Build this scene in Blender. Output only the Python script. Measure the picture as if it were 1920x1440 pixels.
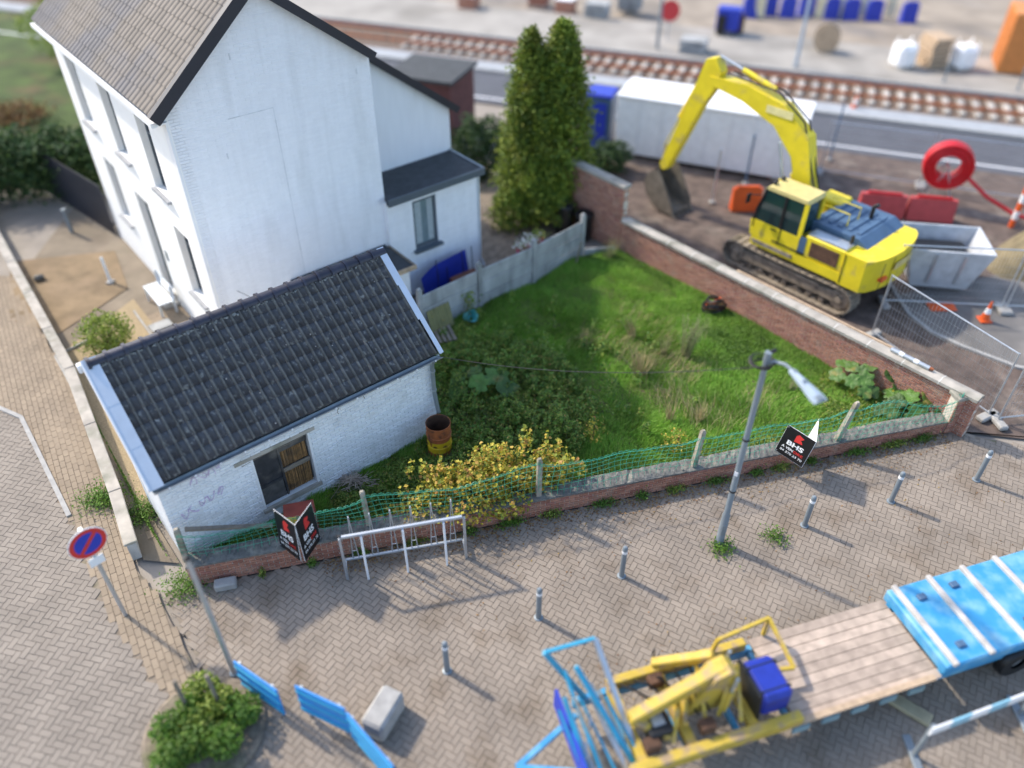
import bpy, bmesh, math, random
import numpy as np
from mathutils import Vector, Matrix

random.seed(7); rng = np.random.default_rng(11)
SC = bpy.context.scene
COL = SC.collection
R = math.radians
for o_ in list(bpy.data.objects): bpy.data.objects.remove(o_)

# ------------------------------------------------------------------ camera, sky, sun
FPX, DEP, HCAM = 1500.0, R(40), 13.36
cam_d = bpy.data.cameras.new('camera'); cam = bpy.data.objects.new('camera', cam_d); COL.objects.link(cam)
cam.location = (0, 0, HCAM); cam.rotation_euler = (R(90) - DEP, 0, 0)
cam_d.sensor_width = 36.0; cam_d.lens = 36.0 * FPX / 1920.0
cam_d.clip_start = .1; cam_d.clip_end = 600
cam_d.dof.use_dof = True; cam_d.dof.focus_distance = 17.3
cam_d.dof.aperture_fstop = (cam_d.lens / 1000.0) / 0.28
SC.camera = cam

SUN_AZ = Vector((-.8355, .549)).normalized(); SUN_EL = R(42)
world = bpy.data.worlds.new('World'); SC.world = world; world.use_nodes = True
wn = world.node_tree.nodes; wl = world.node_tree.links
sky = wn.new('ShaderNodeTexSky'); sky.sky_type = 'NISHITA'; sky.sun_disc = False
sky.sun_elevation = SUN_EL; sky.sun_rotation = math.atan2(SUN_AZ.x, SUN_AZ.y)
sky.air_density = 1.0; sky.dust_density = 1.5
wl.new(sky.outputs[0], wn['Background'].inputs[0]); wn['Background'].inputs[1].default_value = .15
sun_d = bpy.data.lights.new('sun', 'SUN'); sun_d.energy = 2.1; sun_d.angle = R(2.0); sun_d.color = (1, .91, .78)
sun = bpy.data.objects.new('sun', sun_d); COL.objects.link(sun)
sdir = Vector((SUN_AZ.x * math.cos(SUN_EL), SUN_AZ.y * math.cos(SUN_EL), math.sin(SUN_EL)))
sun.rotation_euler = sdir.to_track_quat('Z', 'Y').to_euler(); sun.location = (-20, 20, 30)
SC.view_settings.view_transform = 'Standard'; SC.view_settings.look = 'None'
SC.view_settings.exposure = 1.2; SC.view_settings.gamma = 1.0
SC.render.engine = 'CYCLES'

# ------------------------------------------------------------------ helpers
V = Vector
def at(px, py, z=0.0):
    """point on the horizontal plane z seen at pixel px,py of the 1920x1440 photograph"""
    u = (px - 960) / FPX; v = -(py - 720) / FPX
    D = V((u, math.cos(DEP) + v * math.sin(DEP), -math.sin(DEP) + v * math.cos(DEP)))
    return V((0, 0, HCAM)) + D * ((z - HCAM) / D.z)
CAMP = V((0, 0, HCAM))

_fac = {}
def mat(name, col, rough=.7, metal=0.0, var=.12, scale=4.0, col2=None, c2scale=1.5, c2lo=.5, c2hi=.65, bump=0.0,
        bscale=60.0, rnd=0.0, alpha=None, trans=0.0, spec=.5, coat=0.0, ramp=None, stretch=None):
    """procedural principled material: base colour with noise, second colour in blotches, per-piece variation"""
    m = bpy.data.materials.new(name); m.use_nodes = True
    nt = m.node_tree; N = nt.nodes; L = nt.links; P = N['Principled BSDF']
    P.inputs['Roughness'].default_value = rough; P.inputs['Metallic'].default_value = metal
    P.inputs['Specular IOR Level'].default_value = spec
    if coat: P.inputs['Coat Weight'].default_value = coat; P.inputs['Coat Roughness'].default_value = .15
    geo = N.new('ShaderNodeNewGeometry')
    vec = geo.outputs['Position']
    if stretch:
        mp = N.new('ShaderNodeMapping'); mp.inputs['Scale'].default_value = stretch; L.new(vec, mp.inputs[0]); vec = mp.outputs[0]
    def noise(s, det=4):
        n = N.new('ShaderNodeTexNoise'); n.inputs['Scale'].default_value = s; n.inputs['Detail'].default_value = det
        L.new(vec, n.inputs['Vector']); return n.outputs['Fac']
    def mixc(f, a, b, mode='MIX'):
        x = N.new('ShaderNodeMix'); x.data_type = 'RGBA'; x.blend_type = mode
        if isinstance(f, float): x.inputs[0].default_value = f
        else: L.new(f, x.inputs[0])
        for s_, k in ((a, 6), (b, 7)):
            if isinstance(s_, tuple): x.inputs[k].default_value = (*s_[:3], 1)
            else: L.new(s_, x.inputs[k])
        return x.outputs[2]
    rsock = None
    if rnd or ramp:
        oi = N.new('ShaderNodeObjectInfo'); ad = N.new('ShaderNodeMath'); ad.operation = 'ADD'
        L.new(oi.outputs['Random'], ad.inputs[0]); L.new(geo.outputs['Random Per Island'], ad.inputs[1])
        fr = N.new('ShaderNodeMath'); fr.operation = 'FRACT'; L.new(ad.outputs[0], fr.inputs[0]); rsock = fr.outputs[0]
    c = tuple(col)
    if ramp:
        cr = N.new('ShaderNodeValToRGB'); e = cr.color_ramp.elements
        while len(e) < len(ramp): e.new(.5)
        for i, (p_, cc) in enumerate(ramp): e[i].position = p_; e[i].color = (*cc, 1)
        L.new(rsock, cr.inputs[0]); c = cr.outputs[0]
    if col2 is not None:
        rp = N.new('ShaderNodeMapRange'); rp.inputs[1].default_value = c2lo; rp.inputs[2].default_value = c2hi
        L.new(noise(c2scale, 6), rp.inputs[0]); c = mixc(rp.outputs[0], c, tuple(col2))
    if var:
        rp = N.new('ShaderNodeMapRange'); rp.inputs[1].default_value = .3; rp.inputs[2].default_value = .7
        rp.inputs[3].default_value = 1 - var; rp.inputs[4].default_value = 1 + var
        L.new(noise(scale, 5), rp.inputs[0])
        cb = N.new('ShaderNodeCombineColor')
        for i in range(3): L.new(rp.outputs[0], cb.inputs[i])
        c = mixc(1.0, c, cb.outputs[0], 'MULTIPLY')
    if rnd:
        rp = N.new('ShaderNodeMapRange'); rp.inputs[3].default_value = 1 - rnd; rp.inputs[4].default_value = 1 + rnd
        L.new(rsock, rp.inputs[0]); cb = N.new('ShaderNodeCombineColor')
        for i in range(3): L.new(rp.outputs[0], cb.inputs[i])
        c = mixc(1.0, c, cb.outputs[0], 'MULTIPLY')
    if isinstance(c, tuple): P.inputs['Base Color'].default_value = (*c[:3], 1)
    else: L.new(c, P.inputs['Base Color'])
    if bump:
        b = N.new('ShaderNodeBump'); b.inputs['Strength'].default_value = bump; b.inputs['Distance'].default_value = .02
        L.new(noise(bscale, 5), b.inputs['Height']); L.new(b.outputs[0], P.inputs['Normal'])
    if trans:
        t = N.new('ShaderNodeBsdfTranslucent'); mx = N.new('ShaderNodeMixShader'); mx.inputs[0].default_value = trans
        if isinstance(c, tuple): t.inputs[0].default_value = (*c[:3], 1)
        else: L.new(c, t.inputs[0])
        out = N['Material Output']
        L.new(P.outputs[0], mx.inputs[1]); L.new(t.outputs[0], mx.inputs[2]); L.new(mx.outputs[0], out.inputs[0])
    return m

ORG = {}
class MB:
    """collects shapes in world coordinates; build() links them as ONE mesh object under a parent"""
    def __init__(s, X=None): s.v = []; s.f = []; s.X = X
    def add(s, vs, fs):
        k = len(s.v)
        s.v += [tuple(s.X @ V(p)) if s.X else tuple(p) for p in vs]
        s.f += [tuple(i + k for i in q) for q in fs]; return s
    def box(s, c, d, rz=0.0, ax=None, bev=0.0):
        """box centre c, full size d, turned rz about z (or given axes)"""
        if ax is None: ax = (V((math.cos(rz), math.sin(rz), 0)), V((-math.sin(rz), math.cos(rz), 0)), V((0, 0, 1)))
        c = V(c); h = [q / 2 for q in d]
        if bev <= 0:
            P = [c + ax[0] * (sx * h[0]) + ax[1] * (sy * h[1]) + ax[2] * (sz * h[2]) for sz in (-1, 1) for sy in (-1, 1) for sx in (-1, 1)]
            return s.add(P, [(0, 2, 3, 1), (4, 5, 7, 6), (0, 1, 5, 4), (2, 6, 7, 3), (0, 4, 6, 2), (1, 3, 7, 5)])
        bev = min(bev, min(h) * .9); P = []
        def pt(i, sg): # corner sg, inset on all but axis i
            q = [sg[k] * (h[k] if k == i else h[k] - bev) for k in range(3)]
            return c + ax[0] * q[0] + ax[1] * q[1] + ax[2] * q[2]
        sg = [(x, y, z) for z in (-1, 1) for y in (-1, 1) for x in (-1, 1)]; idx = {}
        for g in sg:
            for i in range(3): idx[(g, i)] = len(P); P.append(pt(i, g))
        F = []
        for i in range(3):
            j, k = (i + 1) % 3, (i + 2) % 3
            for e in (-1, 1):
                q = []
                for (a, b) in ((-1, -1), (1, -1), (1, 1), (-1, 1)):
                    g = [0, 0, 0]; g[i] = e; g[j] = a; g[k] = b; q.append(idx[(tuple(g), i)])
                F.append(tuple(q if e > 0 else q[::-1]))
            for a in (-1, 1):
                for b in (-1, 1): # edge along axis i at j=a,k=b
                    g0 = [0, 0, 0]; g0[i] = -1; g0[j] = a; g0[k] = b; g1 = list(g0); g1[i] = 1; g0 = tuple(g0); g1 = tuple(g1)
                    q = [idx[(g0, j)], idx[(g1, j)], idx[(g1, k)], idx[(g0, k)]]
                    F.append(tuple(q if a * b > 0 else q[::-1]))
        for g in sg:
            q = [idx[(g, 0)], idx[(g, 1)], idx[(g, 2)]]; F.append(tuple(q if g[0] * g[1] * g[2] > 0 else q[::-1]))
        return s.add(P, F)
    def bar(s, a, b, w, h=None, up=(0, 0, 1), bev=0.0):
        a = V(a); b = V(b); d = b - a; x = d.normalized(); y = V(up).cross(x)
        if y.length < 1e-4: y = V((0, 1, 0)).cross(x)
        y.normalize(); z = x.cross(y)
        return s.box((a + b) / 2, (d.length, w, h or w), ax=(x, y, z), bev=bev)
    def tube(s, pts, r, n=8, cap=True, closed=False):
        pts = [V(p) for p in pts]; m = len(pts); rs = r if isinstance(r, (list, tuple)) else [r] * m
        vs = []; up = None
        for i, p in enumerate(pts):
            if closed: t = pts[(i + 1) % m] - pts[i - 1]
            else: t = pts[min(i + 1, m - 1)] - pts[max(i - 1, 0)]
            t.normalize()
            if up is None:
                up = V((0, 0, 1)) if abs(t.z) < .9 else V((1, 0, 0))
            x = up.cross(t).normalized(); y = t.cross(x); up = y
            vs += [p + (x * math.cos(2 * math.pi * k / n) + y * math.sin(2 * math.pi * k / n)) * rs[i] for k in range(n)]
        fs = []
        for i in range(m if closed else m - 1):
            j = (i + 1) % m
            fs += [(i * n + k, i * n + (k + 1) % n, j * n + (k + 1) % n, j * n + k) for k in range(n)]
        if cap and not closed: fs += [tuple(range(n))[::-1], tuple(range((m - 1) * n, m * n))]
        return s.add(vs, fs)
    def lathe(s, prof, c=(0, 0, 0), n=24, ax=None):
        c = V(c); ax = ax or (V((1, 0, 0)), V((0, 1, 0)), V((0, 0, 1)))
        vs = [c + ax[0] * (r * math.cos(2 * math.pi * k / n)) + ax[1] * (r * math.sin(2 * math.pi * k / n)) + ax[2] * z for (r, z) in prof for k in range(n)]
        fs = [(i * n + k, i * n + (k + 1) % n, (i + 1) * n + (k + 1) % n, (i + 1) * n + k) for i in range(len(prof) - 1) for k in range(n)]
        return s.add(vs, fs)
    def prism(s, poly, ext, o=(0, 0, 0)):
        """polygon (list of 3D points) pushed along vector ext"""
        n = len(poly); P = [V(p) + V(o) for p in poly]; E_ = V(ext)
        nn = V((0, 0, 0))
        for i in range(n): nn += P[i].cross(P[(i + 1) % n])
        if nn.dot(E_) < 0: P = P[::-1]
        vs = P + [p + E_ for p in P]
        return s.add(vs, [tuple(range(n))[::-1], tuple(range(n, 2 * n))] + [(i, (i + 1) % n, n + (i + 1) % n, n + i) for i in range(n)])
    def sheet(s, pts): return s.add([V(p) for p in pts], [tuple(range(len(pts)))])
    def build(s, name, m, parent=None, smooth=False, **k):
        og = ORG.get(parent, V((0, 0, 0))) if parent else V((0, 0, 0))
        me = bpy.data.meshes.new(name)
        loc = og
        if parent is None and s.v and k.get('base') is not None: loc = V(k['base'])
        me.from_pydata([(p[0] - loc[0], p[1] - loc[1], p[2] - loc[2]) for p in s.v], [], s.f)
        me.materials.append(m); me.update()
        if smooth:
            for p in me.polygons: p.use_smooth = True
            try: me.set_sharp_from_angle(angle=R(38))
            except Exception: pass
        o = bpy.data.objects.new(name, me); COL.objects.link(o)
        if parent: o.parent = parent; ORG[o] = og
        else: o.location = loc; ORG[o] = V(loc)
        for q in ('kind', 'label', 'category', 'group'):
            if k.get(q): o[q] = k[q]
        return o
def proto(name, mb, m):
    me = bpy.data.meshes.new(name); me.from_pydata(mb.v, [], mb.f); me.materials.append(m); me.update(); return me
def thing(name, label, cat, loc, group=None):
    o = bpy.data.objects.new(name, None); COL.objects.link(o); o.location = loc; o.empty_display_size = .2
    o['label'] = label; o['category'] = cat
    if group: o['group'] = group
    ORG[o] = V(loc); return o
def place(name, me, parent, loc, rot=None):
    """a piece that shares mesh data, at world loc"""
    o = bpy.data.objects.new(name, me); COL.objects.link(o); o.parent = parent; o.location = V(loc) - ORG[parent]
    if rot is not None: o.rotation_euler = rot
    return o
def npmesh(name, vs, fs, m, parent=None, **k):
    """numpy verts (n,3), faces (k,3|4)"""
    og = ORG.get(parent, V((0, 0, 0))) if parent else V((0, 0, 0))
    vs = np.asarray(vs, dtype=np.float32) - np.array(og, dtype=np.float32); fs = np.asarray(fs, dtype=np.int32)
    me = bpy.data.meshes.new(name); nv, nf, c = len(vs), len(fs), fs.shape[1]
    me.vertices.add(nv); me.vertices.foreach_set('co', vs.ravel())
    me.loops.add(nf * c); me.loops.foreach_set('vertex_index', fs.ravel())
    me.polygons.add(nf); me.polygons.foreach_set('loop_start', np.arange(0, nf * c, c, dtype=np.int32))
    try: me.polygons.foreach_set('loop_total', np.full(nf, c, dtype=np.int32))
    except Exception: pass
    me.materials.append(m); me.update(calc_edges=True); me.validate(); me.shade_flat()
    o = bpy.data.objects.new(name, me); COL.objects.link(o)
    if parent: o.parent = parent; ORG[o] = og
    for q in ('kind', 'label', 'category', 'group'):
        if k.get(q): o[q] = k[q]
    return o
def leaves(P, size, up=.5, ang=None, wid=.6, fold=.25):
    """folded leaf cards at points P (n,3): returns verts, tri faces"""
    P = np.asarray(P); n = len(P)
    sz = size * rng.uniform(.6, 1.3, n)[:, None]
    d = rng.normal(size=(n, 3)); d[:, 2] = d[:, 2] * .5 + (rng.random(n) - .35) * .6
    d /= np.linalg.norm(d, axis=1)[:, None]
    u = rng.normal(size=(n, 3)) * (1 - up) + np.array([0, 0, 1.0]) * up * 1.6
    s = np.cross(d, u); s /= np.linalg.norm(s, axis=1)[:, None] + 1e-9
    nn = np.cross(s, d)
    a = P - d * sz * .5; t = P + d * sz * .5
    l = P + s * sz * wid * .5 + nn * sz * fold * .5; r = P - s * sz * wid * .5 + nn * sz * fold * .5
    vs = np.stack([a, r, t, l], 1).reshape(-1, 3); k = np.arange(n)[:, None] * 4
    fs = np.concatenate([k + np.array([[0, 1, 2]]), k + np.array([[0, 2, 3]])], 1).reshape(-1, 3)
    return vs, fs
def inpoly(x, y, poly):
    x = np.asarray(x); y = np.asarray(y); c = np.zeros(x.shape, bool); n = len(poly)
    for i in range(n):
        x0, y0 = poly[i][:2]; x1, y1 = poly[(i + 1) % n][:2]
        if y0 == y1: continue
        hit = ((y0 > y) != (y1 > y)) & (x < (x1 - x0) * (y - y0) / (y1 - y0) + x0); c ^= hit
    return c
_ph = rng.uniform(0, 6.28, (6, 3)); _fr = rng.normal(size=(6, 2))
def wob(x, y, f=1.0):
    """smooth random field about -1..1"""
    r = 0
    for i in range(6): r = r + np.sin(f * (_fr[i, 0] * x + _fr[i, 1] * y) * 1.7 + _ph[i, 0]) / 6
    return r * 1.7
def polypts(poly, n):
    xs = [p[0] for p in poly]; ys = [p[1] for p in poly]; X = []; Y = []; tot = 0
    while tot < n:
        x = rng.uniform(min(xs), max(xs), n); y = rng.uniform(min(ys), max(ys), n); k = inpoly(x, y, poly)
        X.append(x[k]); Y.append(y[k]); tot += k.sum()
    return np.concatenate(X)[:n], np.concatenate(Y)[:n]

def brickshape(l, h, d, b=.006):
    """one brick: x along the wall, front face at y=0, body behind it at +y, z up, centred"""
    a, c = l / 2, h / 2
    v = [(-a, d, -c), (a, d, -c), (a, d, c), (-a, d, c), (-a, b, -c), (a, b, -c), (a, b, c), (-a, b, c),
         (-a + b, 0, -c + b), (a - b, 0, -c + b), (a - b, 0, c - b), (-a + b, 0, c - b)]
    f = [(k * 4 + i, k * 4 + (i + 1) % 4, k * 4 + 4 + (i + 1) % 4, k * 4 + 4 + i) for k in range(2) for i in range(4)] + [(8, 9, 10, 11)]
    return v, f
def brickmesh(name, l, h, d, m):
    me = bpy.data.meshes.new(name); v, f = brickshape(l, h, d); me.from_pydata(v, [], f); me.materials.append(m); me.update(); return me
def bricks(parent, P0, u, length, z0, ztop, mb, mm, bl=.2, bh=.06, j=.011, holes=(), nind=300, name='brick', stuffname='bricks', depth=.05, jit=.002, jogs=.003, mask=None):
    """brick face: P0 start (on the face plane), u along, outward normal = u x z ; joints are open down to a core the caller makes"""
    u = V(u).normalized(); out = u.cross(V((0, 0, 1))); rz = math.atan2(u.y, u.x)
    full = brickmesh(name, bl, bh, depth, mb); tops = ztop if callable(ztop) else (lambda s: ztop)
    L_ = []; row = 0; z = z0
    zmax = max(tops(0), tops(length), tops(length / 2))
    while z + bh <= zmax + .02:
        x = -(bl + j) / 2 if row % 2 else 0.0
        while x < length - .02:
            a, b = max(x, 0), min(x + bl, length)
            cz = z + bh / 2
            if b - a > .03 and z + bh <= tops((a + b) / 2) + .01:
                segs = [(a, b)]
                for (h0, h1, g0, g1) in holes:
                    if cz > g0 and cz < g1:
                        ns = []
                        for (p, q) in segs:
                            if q <= h0 or p >= h1: ns.append((p, q))
                            else:
                                if p < h0: ns.append((p, h0))
                                if q > h1: ns.append((h1, q))
                        segs = ns
                for (p, q) in segs:
                    if q - p > .025 and (mask is None or mask((p + q) / 2, cz)): L_.append((p, q, cz))
            x += bl + j
        z += bh + j; row += 1
    rec = []
    for (p, q, cz) in L_:
        c = V(P0) + u * ((p + q) / 2) + V((0, 0, cz)) + out * random.uniform(-jit, jogs)
        rec.append(((c - CAMP).length if abs(q - p - bl) < .002 else 1e9, c, q - p))
    rec.sort(key=lambda t: t[0]); S = MB()
    for i, (dd, c, w) in enumerate(rec):
        if i < nind and dd < 1e8: place(name, full, parent, c, (random.uniform(-.006, .006), 0, rz + random.uniform(-.006, .006)))
        else:
            X = Matrix.Translation(c) @ Matrix.Rotation(rz, 4, 'Z'); v, f = brickshape(w, bh, depth)
            S.add([X @ V(p) for p in v], f)
    if S.v: S.build(stuffname, mb, parent, kind='stuff')
def pavers(parent, poly, ang, l, w, pattern, m, nind=300, name='paver', stuffname='pavers', z=0.0, j=.005, th=.022, focus=None):
    """paving stones of size l x w inside polygon; the nind nearest to focus are single objects"""
    ca, sa = math.cos(ang), math.sin(ang); C = sum((V((*p[:2], 0)) for p in poly), V((0, 0, 0))) / len(poly)
    Rr = max((V((*p[:2], 0)) - C).length for p in poly); cells = []
    if pattern == 'herring':
        n = int(Rr / w) + 4
        for i in range(-n, n):
            for k in range(-n, n):
                # classic herringbone: horizontal brick at (i,k) when (i-k)%4==0, vertical when ==2
                q = (i - k) % 4
                if q == 0: cells.append(((i + 1) * w, (k + .5) * w, 0.0))
                if q == 3: cells.append(((i + .5) * w, (k + 1) * w, 1.5707963))
    else:
        n = int(Rr / w) + 2; mm_ = int(Rr / l) + 2
        for k in range(-n, n):
            for i in range(-mm_, mm_): cells.append(((i + (.5 if k % 2 else 0)) * l, k * w, 0.0))
    A = np.array(cells); X = C.x + A[:, 0] * ca - A[:, 1] * sa; Y = C.y + A[:, 0] * sa + A[:, 1] * ca
    ok = inpoly(X, Y, poly); X, Y, T = X[ok], Y[ok], A[ok, 2] + ang
    f0 = focus or C; D = (X - f0[0]) ** 2 + (Y - f0[1]) ** 2; od = np.argsort(D)
    hx, hy, b = l / 2 - j / 2, w / 2 - j / 2, .003
    base = np.array([(-hx, -hy, -th), (hx, -hy, -th), (hx, hy, -th), (-hx, hy, -th), (-hx + b, -hy + b, 0), (hx - b, -hy + b, 0), (hx - b, hy - b, 0), (-hx + b, hy - b, 0)])
    fq = [(0, 1, 5, 4), (1, 2, 6, 5), (2, 3, 7, 6), (3, 0, 4, 7), (4, 5, 6, 7)]
    me = bpy.data.meshes.new(name); me.from_pydata([tuple(p) for p in base], [], fq); me.materials.append(m); me.update()
    for i in od[:nind]: place(name, me, parent, (X[i], Y[i], z + random.uniform(-.003, .003)), (random.uniform(-.01, .01), random.uniform(-.01, .01), T[i]))
    r = od[nind:]
    if len(r):
        zz = z + rng.uniform(-.003, .002, len(r)); c, s = np.cos(T[r])[:, None], np.sin(T[r])[:, None]
        vx = X[r][:, None] + base[:, 0] * c - base[:, 1] * s; vy = Y[r][:, None] + base[:, 0] * s + base[:, 1] * c
        tl = rng.normal(0, .004, (len(r), 2)); vz = zz[:, None] + base[:, 2] + base[:, 0] * tl[:, :1] + base[:, 1] * tl[:, 1:]
        vs = np.stack([vx, vy, vz], 2).reshape(-1, 3)
        fs = (np.arange(len(r))[:, None, None] * 8 + np.array(fq)[None]).reshape(-1, 4)
        npmesh(stuffname, vs, fs, m, parent, kind='stuff')
def structure(name, mb, m, base=None): return mb.build(name, m, None, kind='structure', base=base)
def flat(name, pts, z, m): return structure(name, MB().sheet([(p[0], p[1], z) for p in pts]), m)
def text_on(parent, txt, o, x, y, width, m, name='lettering', bold=.0, height=None, lift=.004):
    cu = bpy.data.curves.new('t', 'FONT'); cu.body = txt; cu.size = 1; cu.offset = bold; cu.resolution_u = 3
    ob = bpy.data.objects.new('t', cu); COL.objects.link(ob); bpy.context.view_layer.update()
    me = bpy.data.meshes.new_from_object(ob.evaluated_get(bpy.context.evaluated_depsgraph_get())); bpy.data.objects.remove(ob)
    xs = [v.co.x for v in me.vertices]; ys = [v.co.y for v in me.vertices]
    x = V(x).normalized(); y = V(y).normalized(); nn = x.cross(y)
    sx = width / (max(xs) - min(xs)); sy = sx if height is None else height / (max(ys) - min(ys))
    for v in me.vertices:
        p = V(o) + x * ((v.co.x - min(xs)) * sx) + y * ((v.co.y - min(ys)) * sy) + nn * lift
        v.co = p - ORG[parent]
    me.materials.clear(); me.materials.append(m); me.update()
    t = bpy.data.objects.new(name, me); COL.objects.link(t); t.parent = parent; ORG[t] = ORG[parent]; return t

# ------------------------------------------------------------------ materials
m_ground = mat('ground_concrete', (.30, .265, .225), .9, var=.2, scale=.7, col2=(.22, .19, .155), c2scale=.35, bump=.2, bscale=30)
m_dirt = mat('site_dirt', (.12, .088, .072), .95, var=.35, scale=2.5, col2=(.2, .16, .13), c2scale=.9, c2lo=.52, c2hi=.7, bump=.8, bscale=14)
m_asphalt = mat('asphalt', (.085, .09, .105), .85, var=.15, scale=1.2, bump=.2, bscale=120)
m_asph2 = mat('asphalt_pale', (.16, .15, .14), .9, var=.18, scale=1.0, col2=(.22, .2, .18), c2scale=.8, bump=.2, bscale=120)
m_platform = mat('platform_concrete', (.33, .305, .27), .9, var=.16, scale=.6, col2=(.24, .22, .19), c2scale=.25)
m_sand = mat('sandy_ground', (.3, .25, .195), .95, var=.25, scale=.5, col2=(.21, .185, .16), c2scale=.3)
m_kerb = mat('kerb_stone', (.36, .35, .33), .9, var=.15, scale=6, bump=.3)
m_paver = mat('street_paver', (.265, .22, .175), .9, var=.16, scale=.8, rnd=.07, col2=(.19, .145, .105), c2scale=1.1, c2lo=.53, c2hi=.74, bump=.25, bscale=70)
m_paver_b = mat('sidewalk_paver', (.28, .22, .155), .9, var=.12, scale=1.4, rnd=.08, col2=(.23, .18, .13), c2scale=.7, c2lo=.55, c2hi=.75, bump=.25, bscale=70)
m_paver_g = mat('grey_road_paver', (.25, .215, .178), .9, var=.12, scale=1.4, rnd=.07, bump=.25, bscale=70)
m_paver_d = mat('yard_paver', (.2, .165, .13), .9, var=.18, scale=2, rnd=.25, bump=.3, bscale=60)
m_joint = mat('paving_sand', (.215, .175, .132), 1, var=.3, scale=9, col2=(.1, .11, .045), c2scale=1.1, c2lo=.55, c2hi=.7)
m_soil = mat('lot_soil', (.07, .075, .025), 1, var=.35, scale=2.5, col2=(.11, .085, .045), c2scale=.8, bump=.6, bscale=25)
m_bed = mat('bare_bed_soil', (.24, .175, .105), 1, var=.3, scale=1.4, col2=(.22, .16, .1), c2scale=.7, bump=.5, bscale=25)
m_gravel = mat('gravel_bed', (.36, .28, .17), 1, var=.45, scale=38, bump=.9, bscale=60)
m_lawn = mat('far_lawn', (.055, .085, .018), 1, var=.4, scale=.9, col2=(.11, .07, .035), c2scale=.3, c2lo=.52, c2hi=.7, bump=.8, bscale=18)
m_white_brick = mat('white_painted_brick', (.78, .79, .80), .75, var=.05, scale=9, rnd=.06, col2=(.60, .60, .585), c2scale=2.2, c2lo=.58, c2hi=.8, bump=.35, bscale=55)
m_white_mortar = mat('white_painted_mortar', (.66, .67, .68), .85, var=.08, scale=8)
m_house_brick = mat('house_painted_brick', (.82, .83, .85), .75, var=.03, scale=5, rnd=.02, col2=(.70, .71, .72), c2scale=1.6, c2lo=.55, c2hi=.85, bump=.2, bscale=40, stretch=(1.2, 1.2, .22))
m_render = mat('white_render', (.88, .87, .84), .8, var=.02, scale=3, bump=.1, bscale=90)
m_tile = mat('dark_roof_tile', (.05, .051, .06), .5, var=.2, scale=9, rnd=.2, col2=(.2, .2, .19), c2scale=9, c2lo=.58, c2hi=.72, bump=.3, bscale=70, spec=.6)
m_tile_roll = mat('weathered_lit_tile_roll', (.125, .122, .115), .7, var=.25, scale=10, rnd=.18, col2=(.2, .2, .185), c2scale=9, c2lo=.6, c2hi=.75, bump=.3, bscale=70)  # roll faces: weathered grey, with the sunlit contrast to the pans painted in
m_ridge = mat('dark_ridge_tile', (.03, .031, .048), .42, var=.15, scale=6, rnd=.2, bump=.2, bscale=60)
m_mortar = mat('lichen_mortar', (.3, .3, .28), .95, var=.3, scale=20, bump=.8, bscale=40)
m_house_tile = mat('house_roof_tile', (.165, .14, .115), .75, var=.15, scale=2.0, rnd=.1, col2=(.11, .105, .11), c2scale=.5)
m_dark_trim = mat('dark_verge_trim', (.018, .02, .03), .5, var=.1)
m_flash = mat('pale_metal_flashing', (.62, .67, .72), .38, metal=.35, var=.06, scale=3)
m_zinc = mat('zinc_pipe', (.33, .37, .39), .45, metal=.5, var=.12, scale=6)
m_bitumen = mat('bitumen_roofing', (.045, .05, .055), .8, var=.25, scale=5, bump=.3, bscale=90)
m_oldwood = mat('weathered_wood', (.22, .185, .145), .85, var=.25, scale=6, stretch=(1, 1, 6), bump=.3)
m_darkboard = mat('dark_wet_board', (.035, .036, .04), .6, var=.3, scale=6, col2=(.11, .1, .09), c2scale=2.5)
m_cane = mat('cane_screen', (.25, .14, .055), .8, var=.3, scale=16, rnd=.3, col2=(.12, .075, .04), c2scale=4)
m_glass = mat('dark_window_glass', (.05, .07, .085), .08, var=0, spec=.8)
m_curtain = mat('pale_curtain', (.4, .45, .46), .9, var=.1, scale=10)
m_winframe = mat('grey_window_frame', (.09, .11, .13), .5, var=.05)
m_whiteframe = mat('white_window_frame', (.8, .8, .8), .4, var=.03)
m_brick = mat('red_brick', (.30, .125, .08), .9, var=.15, scale=7, col2=(.38, .24, .17), c2scale=3, c2lo=.55, c2hi=.75, bump=.5, bscale=60,
              ramp=[(0, (.29, .12, .08)), (.35, (.38, .17, .11)), (.7, (.45, .22, .145)), (1, (.34, .14, .11))])
m_brickmortar = mat('pale_mortar', (.60, .54, .46), .95, var=.2, scale=12)
m_coping = mat('concrete_coping', (.40, .365, .315), .9, var=.2, scale=3, col2=(.26, .25, .2), c2scale=1.6, rnd=.07, bump=.4, bscale=50)
m_rough = mat('rough_cement', (.14, .137, .125), .95, var=.35, scale=9, col2=(.2, .19, .16), c2scale=3, bump=1.0, bscale=22)
m_conc = mat('grey_concrete', (.37, .375, .37), .9, var=.22, scale=3.5, col2=(.22, .23, .225), c2scale=2.0, c2lo=.5, c2hi=.75, rnd=.08, bump=.4, bscale=35, stretch=(1, 1, .45))
m_post = mat('weathered_concrete_post', (.36, .32, .255), .95, var=.25, scale=7, col2=(.22, .2, .15), c2scale=4, bump=.5, bscale=40)
m_net = mat('green_plastic_net', (.05, .36, .24), .5, var=.15, scale=3)
m_galv = mat('galvanised_steel', (.50, .53, .56), .35, metal=.6, var=.08, scale=6)
m_grey = mat('grey_painted_steel', (.21, .245, .27), .45, metal=.15, var=.06, scale=4)
m_lamphead = mat('lamp_head_paint', (.36, .43, .5), .4, var=.05)
m_black = mat('black_plastic', (.012, .012, .013), .45, var=.1)
m_signblack = mat('black_sign_board', (.010, .010, .011), .35, var=.05)
m_white = mat('white_paint', (.82, .82, .82), .5, var=.03)
m_red = mat('red_paint', (.62, .035, .03), .5, var=.05)
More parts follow.
